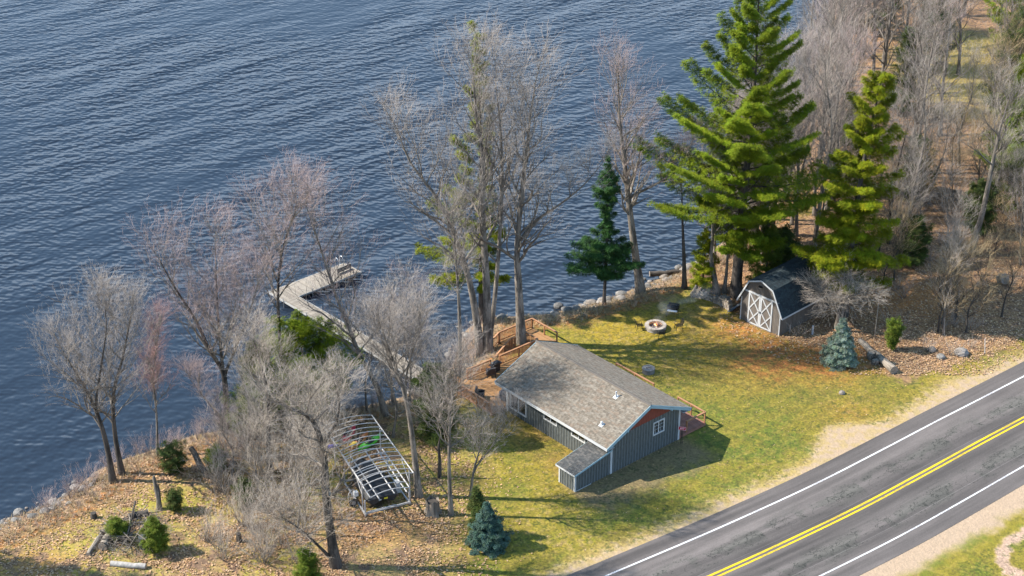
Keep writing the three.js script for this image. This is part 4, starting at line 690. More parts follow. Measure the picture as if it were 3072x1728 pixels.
// ---------------------------------------------------------------- the wood on the right: a few kinds, set out singly
{
  const kinds = [], R = rng(606);
  const kind = (seed, H, o) => { const p = [[0, 0, 0], [(R() - 0.5) * 0.8, H * 0.35, (R() - 0.5) * 0.8], [(R() - 0.5) * 1.6, H * 0.7, (R() - 0.5) * 1.6], [(R() - 0.5) * 2.4, H, (R() - 0.5) * 2]]; const t = plant('bare_tree', 'x', 'tree', 0, -150, 'leafless trees of the wood beyond the shed'); bareTree(t, { ...std, limbs: 17, n2: 6, n3: 4, sprayP: 0.24, len: H * 0.32, from: 0.18, twig: 1.2, seed, ...o, paths: [{ r: H * 0.0155, pts: p }] }); kinds.push(t); return t; };
  kind(301, 15, {}); kind(302, 13, { twigMat: twigs.mauve, el0: 0.6, el1: 1.2 }); kind(303, 17, { twigMat: twigs.grey, el0: 0.5, el1: 1.2, bark: bark.pale }); kind(304, 12, { twigMat: twigs.pale, bark: bark.pale, wobble: 0.4 }); kind(305, 11, { twigMat: twigs.tan, el0: 0.6, el1: 1.2 }); kind(306, 14, { twigMat: twigs.grey, bark: bark.dark, branch: bark.grey, wobble: 0.36 }); kind(307, 16, { bark: bark.birch, branch: bark.pale, twigMat: twigs.mauve, el0: 0.6, el1: 1.25 }); kind(308, 7, { twigMat: twigs.grey, limbs: 12, n2: 5, n3: 3, el0: 0.6, el1: 1.1 }); kind(309, 6, { twigMat: twigs.tan, limbs: 12, n2: 5, n3: 3, bark: bark.dark });
  const lab = ['tall leafless grey tree in the wood beyond the shed', 'leafless tree with upright mauve twigs in the wood beyond the shed', 'tall leafless tree with pale bark in the wood beyond the shed', 'leafless tree with pale tangled crown in the wood beyond the shed', 'leafless tree with tan budding twigs in the wood beyond the shed', 'leafless tree with dark trunk in the wood beyond the shed', 'white barked birch in the wood beyond the shed', 'slender grey sapling among the leaves at the wood edge', 'slender tan sapling among the leaves at the wood edge'];
  const first = new Set(), spots = [];
  const set = (k, x, z) => { const turn = R() * 6.28, s = 0.8 + 0.4 * R(), o = first.has(k) ? copyOf(kinds[k], [x, gy(x, z), z], turn, lab[k], 'leafless trees of the wood beyond the shed') : kinds[k]; first.add(k); o.position.set(x, gy(x, z), z); o.rotation.set((R() - 0.5) * 0.1, turn, (R() - 0.5) * 0.1); o.scale.set(s, s, s); o.userData.label = lab[k]; spots.push([x, z]); };
  set(6, 46.9, -169.5); set(6, 40, -186); set(4, 50, -160); set(4, 54, -170); set(4, 57, -158);
  for (let i = 30; i < 38; i++) for (let k = 0; k < 4; k++) { const f = (k + R()) / 4, x = lerp(SHORE[i][0], SHORE[i + 1][0], f) + 1.2 + 7 * R() * R(), z = lerp(SHORE[i][1], SHORE[i + 1][1], f) + 3 * R(); if (z > -228) set([1, 2, 1, 0][k], x, z); }
  for (let k = 0; k < 26; k++) { const x = 19 + 15 * R(), z = -137.5 - 22 * R(); if (shoreD(x, z) > 1.5 && woodD(x, z) > 0) set([0, 5, 3, 7, 8, 5, 1][(R() * 7) | 0], x, z); }
  for (let k = 0; k < 60; k++) { const x = 32 + 26 * R(), z = -124 - 34 * R(); if (woodD(x, z) > 1.5 && roadD(x, z) < -8.5 && x < -z * 0.37 + 2) set(7 + (R() < 0.5 ? 1 : 0), x, z); }
  for (let z = -226, n = 0; z < -126 && n < 125; n++) {
    const zz = -128 - 98 * Math.pow(R(), 0.9); let x0 = 20; while (shoreD(x0, zz) < 1.5 && x0 < 70) x0 += 1; const x1 = -zz * 0.36 + 4, x = x0 + (x1 - x0) * Math.pow(R(), 1.5);
    if (woodD(x, zz) < 2.5 || roadD(x, zz) > -9 || (x > 17 && x < 31 && zz > -136.5) || spots.some(([a, b]) => Math.hypot(a - x, b - zz) < 2.1)) continue;
    if (zz > -142 && x > 33 && R() < 0.35) continue;
    if (zz < -165 && x > 46 && R() < 0.6) continue;
    set((x - x0 < 9 ? [1, 1, 2, 0] : x > 48 ? [4, 0, 5, 3, 4] : [0, 2, 3, 5, 1])[(R() * (x - x0 < 9 ? 4 : 5)) | 0], x, zz);
  }
}
// ---------------------------------------------------------------- evergreens
const TAU = Math.PI * 2, face = (a, b) => Math.cos(a - b);
pineTree(plant('white_pine', 'towering white pine with sweeping boughs behind the firewood stack', 'pine tree', 20.01, -131.9), { seed: 201, H: 28.4, r: 0.52, y0: 5.6, step: 0.85, nb: 5, dens: 44, size: 0.9, fan: 0.3, thick: 0.24, bare: 0.2, curl: 0.12, rise: f => lerp(-0.22, 0.62, f), len: (f, a) => (f < 0.12 ? 3.6 : lerp(7.6, 2.0, Math.pow((f - 0.12) / 0.88, 1.1))) * (1 + 0.28 * Math.max(0, -Math.cos(a)) * (f > 0.15 && f < 0.8 ? 1 : 0)), mat: green.pine, path: [[0, 0, 0], [0.1, 9, 0], [0.35, 18, 0], [0.2, 28.4, 0]] });
pineTree(plant('white_pine', 'yellow green white pine standing behind the tangled dead tree', 'pine tree', 29.0, -128.2), { seed: 202, H: 22.4, r: 0.4, y0: 3.4, step: 1.0, nb: 6, dens: 40, size: 0.95, fan: 0.34, thick: 0.3, bare: 0.12, rise: f => lerp(-0.2, 0.7, f), len: (f, a) => lerp(5.0, 1.1, f) * (f < 0.08 ? 0.7 : 1) * (0.62 + 0.75 * nz(T1, Math.cos(a) * 0.12 + 0.5, Math.sin(a) * 0.12 + f * 0.9)), mat: green.pineYellow, path: [[0, 0, 0], [0.1, 8, 0], [0.5, 16, 0], [1.2, 22.4, 0]] });
pineTree(plant('white_pine', 'dark young pine alone on the bank behind the lawn', 'pine tree', 8.2, -131), { seed: 203, H: 14.4, r: 0.17, y0: 3.2, step: 0.62, nb: 6, dens: 30, size: 0.85, fan: 0.36, bare: 0.12, rise: f => lerp(-0.1, 0.7, f), len: f => lerp(3.5, 0.4, Math.pow(f, 0.85)) * (0.75 + 0.4 * Math.sin(f * 11)), mat: green.pineDark });
pineTree(plant('white_pine', 'pine with sparse bright boughs standing behind the tall leafless trees', 'pine tree', -2.7, -129.4), { seed: 204, H: 26.6, r: 0.3, y0: 4, step: 1.15, nb: 4, dens: 30, size: 1.0, fan: 0.34, thick: 0.3, bare: 0.3, rise: f => lerp(-0.05, 0.9, f), len: (f, a) => lerp(4.6, 1.2, f) * (0.5 + 0.6 * Math.max(0, -Math.cos(a))), mat: green.pineYellow });
const spruce = (label, x, z, H, W, seed, m, group) => pineTree(plant('blue_spruce', label, 'spruce tree', x, z, group), { seed, H, r: 0.07, y0: 0.12, step: 0.12, nb: 13, dens: 22, size: 1.15, fan: 0.32, bare: 0.25, thick: 0.05, curl: 0.03, lay: 1.1, rise: f => lerp(-0.12, 0.7, f * f), len: f => W * (1 - f) * (f < 0.08 ? 0.85 : 1) + 0.06, mat: m, tufts: NEEDLES });
spruce('conical blue spruce on the lawn by the fallen log', 27.16, -120.1, 4.1, 1.6, 211, green.blue);
spruce('bluish spruce on the grass left of the lean-to', -1.75, -94.75, 3.6, 1.6, 212, green.blueDark);
const small = (name, label, x, z, H, W, seed, m, o = {}, group) => pineTree(plant(name, label, 'evergreen', x, z, group), { seed, H, r: 0.03 + H * 0.012, y0: H * 0.08, step: H * 0.075, nb: 6, dens: 22, size: 0.55 + H * 0.04, fan: 0.45, bare: 0.15, thick: 0.15, rise: f => lerp(0.05, 1.0, f), len: f => W * (0.45 + 0.9 * nz(T2, seed * 0.13 + f * 0.35, f * 0.2)) * Math.pow(Math.sin(Math.PI * clamp(0.28 + 0.72 * f)), 0.7) + 0.12, mat: m, ...o });
small('white_cedar', 'small green cedar leaning out behind the bluish spruce', -2.5, -95.9, 4.0, 0.65, 221, green.moss);
small('white_cedar', 'yellow green cedar between the bare trunks behind the firewood', 17.1, -132.9, 6.1, 1.2, 222, green.pineYellow);
small('white_cedar', 'green cedar beside the left corner of the shed', 22.6, -132.4, 7.4, 1.9, 223, green.cedar);
small('pine_sapling', 'bright pine sapling by the fallen log at the wood edge', 32.06, -122.2, 2.7, 1.1, 224, green.cedar, { size: 0.62, dens: 16, rise: f => 0.75 });
small('pine_tree', 'broad shore evergreen spreading beside the dock walkway', -16.4, -112.4, 9, 4.4, 225, green.pine, { y0: 0.8, dens: 20, size: 1.15, nb: 8, rise: f => lerp(0, 0.7, f) });
small('pine_tree', 'mossy green evergreen among the thicket trees by the shore', -19.4, -110, 7.4, 2.8, 226, green.cedar, { size: 1.05 });
small('pine_tree', 'thin pale green pine beside the dock steps', -5.9, -108.0, 6.8, 1.9, 227, green.moss, { size: 1.0, dens: 17 });
small('juniper', 'green juniper among leafless shrubs on the leafy point', -25.3, -103.8, 2.3, 1.1, 228, green.moss, { dens: 14 });
small('juniper', 'bright green juniper growing out of the brush pile', -24.7, -94.0, 2.7, 0.9, 229, green.cedar);
small('juniper', 'little yellow juniper beside the two grey logs', -27.7, -95.5, 1.5, 0.7, 230, green.cedar);
small('juniper', 'yellow green juniper at the foot of the broad old tree', -13.9, -90.6, 2.6, 0.9, 231, green.cedar);
small('juniper', 'small juniper behind the grey snag', -24.3, -98.9, 1.7, 0.7, 232, green.moss, { dens: 13 });
small('juniper', 'low bright juniper behind the leaning dead log', -22.2, -104.4, 1.6, 0.9, 233, green.cedar);
small('juniper', 'small mossy juniper between thicket tree trunks', -19.3, -99.6, 2.2, 0.8, 234, green.moss);
const wr = rng(717); let wi = 0;
for (const [x, z, H, W, m] of [[48.5, -149, 11, 3.2, 'cedar'], [52, -160, 12, 3.2, 'pine'], [55, -172, 13, 3.6, 'moss'], [50, -190, 11, 3, 'pineDark'], [47, -203, 12, 3.4, 'moss'], [40, -152, 7, 2.2, 'moss'], [37, -138, 4.5, 1.6, 'moss'], [50.5, -141, 6, 2.2, 'cedar'], [60, -193, 13, 3.6, 'pine'], [44, -176, 10, 2.6, 'moss'], [34, -155, 10, 2.4, 'moss'], [45, -145, 5, 1.8, 'moss'], [62, -178, 9, 2.8, 'pine'], [24.5, -134.6, 5.5, 1.6, 'moss']]) small('pine_tree', ['mossy green evergreen among the leafless trees of the wood', 'bright evergreen among the leafless trees of the wood', 'dark evergreen deep among the leafless trees of the wood'][m === 'moss' ? 0 : m === 'pineDark' ? 2 : 1], x, z, H, W, 240 + wi++, green[m], { size: 1.25, dens: 12 }, 'evergreens in the wood beyond the shed');
// pines out of frame to the left and behind the camera, whose shade lies on the grass at the near left
pineTree(plant('white_pine', 'pine on the shore left of the brush pile', 'pine tree', -44, -91.5, 'pines outside the frame'), { seed: 251, H: 17, r: 0.3, y0: 4, step: 0.9, nb: 5, dens: 12, size: 1.4, fan: 0.42, bare: 0.2, rise: f => lerp(-0.1, 0.7, f), len: f => lerp(4, 0.8, f), mat: green.pine });
// ---------------------------------------------------------------- shrubs
{
  const mk = (label, seed, m, H) => { const t = plant('bare_shrub', label, 'shrub', 0, -100), r = rng(seed), stems = new GB(), list = []; for (let k = 0; k < 11; k++) { const a = r() * 6.283, e = 0.7 + 0.7 * r(), d = V(Math.cos(a) * Math.cos(e), Math.sin(e), Math.sin(a) * Math.cos(e)), L = H * (0.5 + 0.5 * r()), P = [V((r() - 0.5) * 0.4, -0.1, (r() - 0.5) * 0.4)]; for (let s = 0; s < 4; s++) { d.add(V((r() - 0.5) * 0.5, 0.05, (r() - 0.5) * 0.5)).normalize(); P.push(P[s].clone().addScaledVector(d, L / 4)); QQ.setFromUnitVectors(UP, d.clone().add(V((r() - 0.5) * 1.2, 0.2, (r() - 0.5) * 1.2)).normalize()); list.push(new THREE.Matrix4().compose(P[s + 1], QQ.clone(), V(H * 0.42, H * 0.42, H * 0.42))); } stems.tube(P, P.map((_, i) => 0.022 * (1 - 0.2 * i)), 4); } part('stems', stems.build(), bark.grey, t); instanced('twigs', SPRAYS[seed % 3], m, list, t); return t; };
  const A = mk('leafless grey shrub in the thicket left of the boat canopy', 401, twigs.pale, 2.7), B = mk('leafless mauve shrub growing along the shore bank', 402, twigs.mauve, 2.0), C = mk('low leafless brown shrub in the wood beyond the shed', 403, twigs.grey, 1.8);
  const r = rng(55); let nA = 0, nB = 0, nC = 0;
  const put = (k, list, label, group) => list.forEach(([x, z], i) => { const turn = r() * 6.28, s = 0.7 + 0.6 * r(), o = i ? copyOf(k, [x, gy(x, z), z], turn, label, group, s) : k; o.position.set(x, gy(x, z) - 0.05, z); o.rotation.y = turn; o.userData.label = label; o.userData.group = group; });
  const pa = []; while (pa.length < 64) { const x = -22.5 + 14 * r(), z = -110 + 17.5 * r(); if (shoreD(x, z) > 1 && !(x > -14.5 && z > -109.5 && x < -6.5)) pa.push([x, z]); }
  put(A, pa, 'leafless grey shrub in the thicket left of the boat canopy', 'thicket shrubs');
  const pb = []; while (pb.length < 52) { const i = 5 + ((r() * 16) | 0), t = r(), x = lerp(SHORE[i][0], SHORE[i + 1][0], t) + r() * 2.2, z = lerp(SHORE[i][1], SHORE[i + 1][1], t) + r() * 2.6; if (shoreD(x, z) > 0.2) pb.push([x, z]); }
  put(B, pb, 'leafless mauve shrub growing along the shore bank', 'shrubs along the shore');
  const pc = [[24.6, -124.6], [35, -121.9], [38.8, -122.6]]; while (pc.length < 14) { const x = 19 + 14 * r(), z = -137.5 - 14 * r(); if (shoreD(x, z) > 2) pc.push([x, z]); } while (pc.length < 60) { const x = 24 + 34 * r(), z = -121 - 60 * r(); if (woodD(x, z) > 1.5 && roadD(x, z) < -8 && !(x < 32 && z > -137) && x < -z * 0.36) pc.push([x, z]); }
  put(C, pc, 'low leafless brown shrub in the wood beyond the shed', 'shrubs of the wood');
}
// ---------------------------------------------------------------- fallen leaves and dry grass: nobody could count them
{
  const g = new GB(); g.quad(V(-0.05, 0.012, -0.035), V(0.05, 0.02, -0.03), V(0.055, 0.005, 0.035), V(-0.045, 0.025, 0.03)); const leafGeo = g.build(), lm = mat([1, 1, 1], 0.9), r = rng(808), list = [], cols = [], pal = [[0.42, 0.25, 0.12], [0.34, 0.19, 0.10], [0.50, 0.33, 0.18], [0.28, 0.17, 0.10], [0.46, 0.30, 0.19]];
  const e = new THREE.Euler(), q = new THREE.Quaternion(); let tries = 0;
  while (list.length < 52000 && tries++ < 400000) {
    let x, z; const k = r();
    if (k < 0.42) { x = -38 + 40 * r(); z = -111 + 21 * r(); } else if (k < 0.95) { x = 18 + 46 * r(); z = -118 - 55 * r() * r(); } else { x = -6 + 45 * r(); z = -128 + 34 * r(); }
    const d = shoreD(x, z), w = woodD(x, z); if (d < 0.8 || roadD(x, z) > -6) continue;
    const dens = k >= 0.95 ? 0.35 : k < 0.42 ? sstep(0.38, 0.62, nz(T1, x / 5.3 + 0.3, z / 5.3) * 0.5 + nz(T2, x / 17, z / 17) * 0.5) * 0.8 * sstep(0, -6, x) + 0.15 * sstep(2, -6, x) : w > 0 ? 0.9 : w > -3 ? 0.25 : 0; if (r() > dens) continue;
    e.set((r() - 0.5) * 0.9, r() * 6.28, (r() - 0.5) * 0.9); q.setFromEuler(e); const s = (k >= 0.95 ? 0.5 : 0.8) + (k >= 0.95 ? 0.4 : 0.9) * r(); list.push(new THREE.Matrix4().compose(V(x, gy(x, z) + 0.02 + 0.03 * r(), z), q, V(s, s, s))); const c = pal[(r() * 5) | 0], b = 0.8 + 0.5 * r(); cols.push(new THREE.Color(c[0] * b, c[1] * b, c[2] * b));
  }
  tag(instanced('leaf_litter', leafGeo, lm, list, scene, cols), 'orange brown fallen leaves scattered over the ground', 'leaves');
  const gg = new GB(), r2 = rng(31); for (let k = 0; k < 16; k++) { const a = r2() * 6.28, L = 0.25 + 0.35 * r2(), o = V((r2() - 0.5) * 0.18, 0, (r2() - 0.5) * 0.18), t = V(Math.cos(a) * L * 0.55, L, Math.sin(a) * L * 0.55).add(o), s = V(-Math.sin(a) * 0.012, 0, Math.cos(a) * 0.012); gg.tri(o.clone().add(s), o.clone().sub(s), t); }
  const tg = gg.build(), l2 = [], c2 = []; tries = 0;
  while (l2.length < 5200 && tries++ < 300000) { const i = 3 + ((r() * 29) | 0), t = r(), x = lerp(SHORE[i][0], SHORE[i + 1][0], t) + (r() - 0.2) * 7, z = lerp(SHORE[i][1], SHORE[i + 1][1], t) + (r() - 0.3) * 7, d = shoreD(x, z); if (d < 0.5 || d > 5.2 || r() > 0.25 + nz(T2, x / 6, z / 6)) continue; const s = 0.35 + 0.6 * r(); QQ.setFromAxisAngle(UP, r() * 6.28); l2.push(new THREE.Matrix4().compose(V(x, gy(x, z), z), QQ.clone(), V(s, s * (0.6 + 0.6 * r()), s))); const b = 0.7 + 0.5 * r(); c2.push(new THREE.Color(0.45 * b, (0.32 + 0.04 * r()) * b, (0.17 + 0.1 * r()) * b)); }
  tag(instanced('dry_grass', tg, mat([1, 1, 1], 0.95), l2, scene, c2), 'dry straw coloured grass along the lake bank', 'grass');
}

// ---------------------------------------------------------------- stones
const stoneM = [[0.30, 0.28, 0.26], [0.40, 0.36, 0.33], [0.21, 0.20, 0.19], [0.34, 0.29, 0.25]].map(c => mat(c, 0.92, { map: grainTex }));
function rockGeo(seed, detail = 1) { const g = new THREE.IcosahedronGeometry(0.5, detail), p = g.attributes.position, r = rng(seed), o = [r() * 9, r() * 9]; for (let i = 0; i < p.count; i++) { const v = V(p.getX(i), p.getY(i), p.getZ(i)), k = 0.75 + 0.55 * nz(T1, v.x * 0.35 + o[0], v.z * 0.35 + v.y * 0.22 + o[1]); p.setXYZ(i, v.x * k, v.y * k * 0.72, v.z * k); } g.computeVertexNormals(); return g; }
const ROCKS = [1, 2, 3, 4, 5].map(s => rockGeo(s));
{
  const r = rng(414), seg = (i0, i1, n, label, group, big) => { for (let k = 0; k < n; k++) { const x = lerp(i0, i1, r()), i = x | 0, f = x - i, px = lerp(SHORE[i][0], SHORE[i + 1][0], f) + (r() - 0.25) * 3, pz = lerp(SHORE[i][1], SHORE[i + 1][1], f) + (r() - 0.25) * 3, s = big * (0.3 + 1.0 * Math.pow(r(), 3)); const m = solo('rock', ROCKS[(r() * 5) | 0], stoneM[(r() * 4) | 0], label, 'rock', [px, Math.max(WATER, gy(px, pz)) + s * 0.16, pz], r() * 6.28, group); m.scale.set(s, s * (0.6 + 0.4 * r()), s * (0.8 + 0.4 * r())); } };
  seg(3, 8, 90, 'grey stone in the stone bank below the leafy point', 'stones of the left bank', 0.62);
  seg(17, 22, 70, 'pale stone on the bank below the tall leafless trees', 'stones below the lake stairs', 0.75);
  seg(24, 31, 110, 'grey stone on the bank behind the fire pit lawn', 'stones of the back bank', 0.85);
  const one = (x, z, s, label, m = 1) => { const o = solo('boulder', ROCKS[(x * 7 & 7) % 5], stoneM[m], label, 'boulder', [x, gy(x, z) + s * 0.12, z], x); o.scale.set(s, s, s); };
  one(35.4, -122, 0.8, 'squat grey boulder at the wood edge near the fallen log', 2); one(37.8, -121.5, 1.15, 'larger grey boulder at the wood edge by the white stake', 1); one(26.6, -115.1, 0.55, 'white stone lying on the open lawn', 3); one(35.9, -120.9, 0.7, 'small brown boulder between two grey boulders', 0);
}
// ---------------------------------------------------------------- fire pit, chairs, grill
{
  const fp = thing('fire_pit', 'round pale stone fire pit on the lawn', 'fire pit', [12.4, 0, -125.9]), st = [[0.52, 0.46, 0.40], [0.58, 0.52, 0.46], [0.46, 0.40, 0.35]].map(c => mat(c, 0.9, { map: grainTex })), n = 15;
  const block = (r0, r1, h, gap) => { const s = new THREE.Shape(), a = Math.PI / n - gap; s.absarc(0, 0, r1, -a, a, false); s.absarc(0, 0, r0, a, -a, true); const g = new THREE.ExtrudeGeometry(s, { depth: h, bevelEnabled: true, bevelSize: 0.012, bevelThickness: 0.012, bevelSegments: 1, curveSegments: 3 }); g.rotateX(-Math.PI / 2); return g; };
  const b1 = block(0.62, 0.9, 0.18, 0.014), b2 = block(0.6, 0.93, 0.15, 0.014);
  for (let k = 0; k < n; k++) { part('ring_stone', b1, st[k % 3], fp, [0, 0.02, 0]).rotation.y = k / n * TAU; part('cap_stone', b2, st[(k * 2 + 1) % 3], fp, [0, 0.235, 0]).rotation.y = (k + 0.5) / n * TAU; }
  part('steel_liner', new THREE.CylinderGeometry(0.59, 0.59, 0.4, 32, 1, true), mat([0.03, 0.028, 0.028], 0.7), fp, [0, 0.22, 0]);
  part('ash_bed', new THREE.CylinderGeometry(0.58, 0.58, 0.06, 24), mat([0.12, 0.11, 0.12], 1, { map: grainTex }), fp, [0, 0.16, 0]);
  const fl = thing('campfire', 'burning logs with a small flame inside the stone fire pit', 'fire', [12.4, 0.2, -125.9]), r = rng(9);
  for (let k = 0; k < 8; k++) { const a = r() * 6.28, g = rodGeo([Math.cos(a) * 0.42, 0.03, Math.sin(a) * 0.42], [Math.cos(a + 2.8) * 0.2, 0.14, Math.sin(a + 2.8) * 0.2], 0.05, 8); part('log', g, k % 3 ? mat([0.09, 0.075, 0.07], 0.95) : mat([0.4, 0.37, 0.36], 0.95), fl); }
  const fg = new THREE.LatheGeometry([[0.001, 0], [0.07, 0.02], [0.085, 0.08], [0.05, 0.17], [0.001, 0.28]].map(a => new THREE.Vector2(...a)), 10);
  for (const [x, z, s] of [[0.02, 0.02, 0.7], [0.1, -0.08, 0.5], [-0.08, 0.05, 0.4]]) { const f = part('flame', fg, new THREE.MeshStandardMaterial({ color: 0x401004, emissive: new THREE.Color(1, 0.16, 0.04), emissiveIntensity: 0.7, roughness: 1 }), fl, [x, 0.1, z]); f.scale.set(s, s, s); }
  const pl = new THREE.PointLight(new THREE.Color(1, 0.45, 0.15), 1.2, 0); pl.position.set(0.02, 0.32, 0.02); pl.castShadow = true; pl.name = 'fire_glow'; fl.add(pl);
  // wrought wire chairs
  const chair = (label, x, z, turn) => {
    const c = thing('patio_chair', label, 'chair', [x, 0, z], turn, null), f = 0.022;
    const lat = (w, y0, z0, y1, z1, name) => { const gs = []; for (let k = 0; k <= 8; k++) { const u = (k / 8 - 0.5) * w; gs.push(rodGeo([u, y0, z0], [u * 0.92, y1, z1], 0.013, 4)); } for (let k = 0; k <= 6; k++) { const t = k / 6, ww = w * lerp(1, 0.92, t) / 2; gs.push(rodGeo([-ww, lerp(y0, y1, t), lerp(z0, z1, t)], [ww, lerp(y0, y1, t), lerp(z0, z1, t)], 0.013, 4)); } return part(name, mergeGeometries(gs), M.blackMetal, c); };
    lat(0.52, 0.42, -0.25, 0.40, 0.25, 'seat'); lat(0.52, 0.42, -0.25, 0.92, -0.42, 'backrest');
    for (const s of [-1, 1]) { part('arm', tubeGeo([[s * 0.27, 0.42, -0.25], [s * 0.29, 0.66, -0.3], [s * 0.3, 0.64, 0.2], [s * 0.28, 0.4, 0.25]], f, 6), M.blackMetal, c); part('leg', rodGeo([s * 0.27, 0.42, 0.22], [s * 0.28, 0, 0.26], f), M.blackMetal, c); part('leg', rodGeo([s * 0.27, 0.42, -0.22], [s * 0.28, 0, -0.32], f), M.blackMetal, c); }
    part('back_frame', tubeGeo([[-0.26, 0.42, -0.25], [-0.25, 0.92, -0.42], [0, 0.97, -0.43], [0.25, 0.92, -0.42], [0.26, 0.42, -0.25]], f, 6), M.blackMetal, c);
    return c;
  };
  chair('black wire chair on the lake side of the fire pit, facing the shed', 11.0, -125.8, 1.75); chair('black wire chair between the fire pit and the cottage', 12.75, -124.35, 3.3); chair('black wire chair on the shed side of the fire pit', 14.35, -125.75, -1.35);
  const g = thing('charcoal_grill', 'black drum grill with bright lid shelf smoking behind the fire pit', 'grill', [14.05, 0, -128.1], -0.3);
  const drum = new THREE.CylinderGeometry(0.32, 0.32, 0.95, 20, 1, false, Math.PI * 0.5, Math.PI); drum.rotateZ(Math.PI / 2); drum.rotateX(Math.PI);
  part('drum', drum, new THREE.MeshStandardMaterial({ color: 0x0a0a0b, roughness: 0.4, metalness: 0.4, side: THREE.DoubleSide }), g, [0, 0.82, 0]); const lid = part('lid', drum, M.blackMetal, g, [0, 0.9, -0.26]); lid.rotation.x = Math.PI - 1.1;
  part('grate', bx(0.9, 0.02, 0.6), mat([0.45, 0.45, 0.46], 0.4, { metalness: 0.7 }), g, [0, 0.82, 0]); part('shelf', bx(0.85, 0.03, 0.28), mat([0.75, 0.75, 0.76], 0.4), g, [0.05, 0.8, 0.48]);
  for (const x of [-0.4, 0.4]) for (const z of [-0.25, 0.25]) part('leg', rodGeo([x, 0.7, z], [x * 1.15, 0, z * 1.2], 0.02), M.blackMetal, g);
}
// ---------------------------------------------------------------- septic lid, sign, pipes, stakes
{
  const s = thing('septic_lid', 'round concrete tank lid standing on the lawn behind the cottage', 'tank lid', [11.25, 0, -118.5]);
  part('riser', new THREE.CylinderGeometry(0.5, 0.52, 0.34, 28), M.concrete, s, [0, 0.15, 0]); part('lid', new THREE.CylinderGeometry(0.54, 0.54, 0.09, 28), M.concrete, s, [0, 0.365, 0]); part('handle', tubeGeo([[-0.22, 0.41, 0.06], [-0.2, 0.45, 0.05], [0.2, 0.45, -0.05], [0.22, 0.41, -0.06]], 0.014, 6), M.dark, s); part('handle', tubeGeo([[-0.3, 0.415, -0.2], [0.3, 0.415, 0.2]], 0.008, 5), M.dark, s);
  const sg = thing('address_sign', 'red house number sign on a black post at the cottage corner', 'sign', [12.95, 0, -107.75], -0.25);
  part('post', rodGeo([0, -0.1, 0], [0.03, 1.3, 0], 0.025), M.blackMetal, sg); part('post', rodGeo([0.12, -0.1, -0.05], [0.1, 1.3, -0.02], 0.018), M.blackMetal, sg);
  const cv = document.createElement('canvas'); cv.width = 256; cv.height = 128; const cx = cv.getContext('2d'); cx.fillStyle = '#c01030'; cx.fillRect(0, 0, 256, 128); cx.strokeStyle = '#f0d8dc'; cx.lineWidth = 10; cx.strokeRect(8, 8, 240, 112); cx.fillStyle = '#f6ecee'; cx.font = 'bold 84px sans-serif'; cx.textAlign = 'center'; cx.textBaseline = 'middle'; cx.fillText('417', 128, 66);
  const ct = new THREE.CanvasTexture(cv); ct.colorSpace = THREE.SRGBColorSpace; const red = mat([0.4, 0.02, 0.05], 0.5), fc = new THREE.MeshStandardMaterial({ map: ct, roughness: 0.5 });
  const pm = part('number_plate', bx(0.6, 0.3, 0.02), [red, red, red, red, fc, fc], sg, [0.06, 1.38, 0.02]); pm.rotation.x = -0.05;
  const pipe = (name, label, cat, x, z, h, r, m, tilt = 0) => { const o = solo(name, new THREE.CylinderGeometry(r, r, h, 12), m, label, cat, [x, gy(x, z) + h / 2 - 0.03, z]); o.rotation.z = tilt; return o; };
  pipe('vent_pipe', 'short white pipe standing beside the shed', 'pipe', 25.8, -124.9, 0.85, 0.09, M.white); pipe('marker_stake', 'thin white stake leaning at the wood edge near the road', 'stake', 39.7, -121.6, 1.45, 0.035, M.white, 0.12); pipe('marker_stake', 'tall grey stake standing behind the fallen log', 'stake', 31, -124.2, 3.4, 0.05, bark.pale); pipe('marker_stake', 'thin pale stake against the shed side wall', 'stake', 23.9, -125.2, 0.75, 0.02, M.white); pipe('vent_pipe', 'grey standing pipe inside the left thicket', 'pipe', -15.4, -99.9, 1.3, 0.12, M.alu);
  const sp = thing('cable_spool', 'round wooden cable spool end lying among the trees', 'spool', [44.57, gy(44.57, -134.4) + 0.45, -134.4], 0.4); const sw = mat([0.42, 0.36, 0.32], 0.9, { map: woodTex });
  for (const z of [0.28, -0.28]) { const d = part('flange', new THREE.CylinderGeometry(0.5, 0.5, 0.05, 28), sw, sp, [0, 0, z]); d.rotation.x = Math.PI / 2; } const co = part('core', new THREE.CylinderGeometry(0.22, 0.22, 0.55, 18), sw, sp); co.rotation.x = Math.PI / 2; const hb = part('hub', new THREE.CylinderGeometry(0.06, 0.06, 0.07, 12), M.dark, sp, [0, 0, 0.29]); hb.rotation.x = Math.PI / 2; sp.rotation.x = -0.45;
}
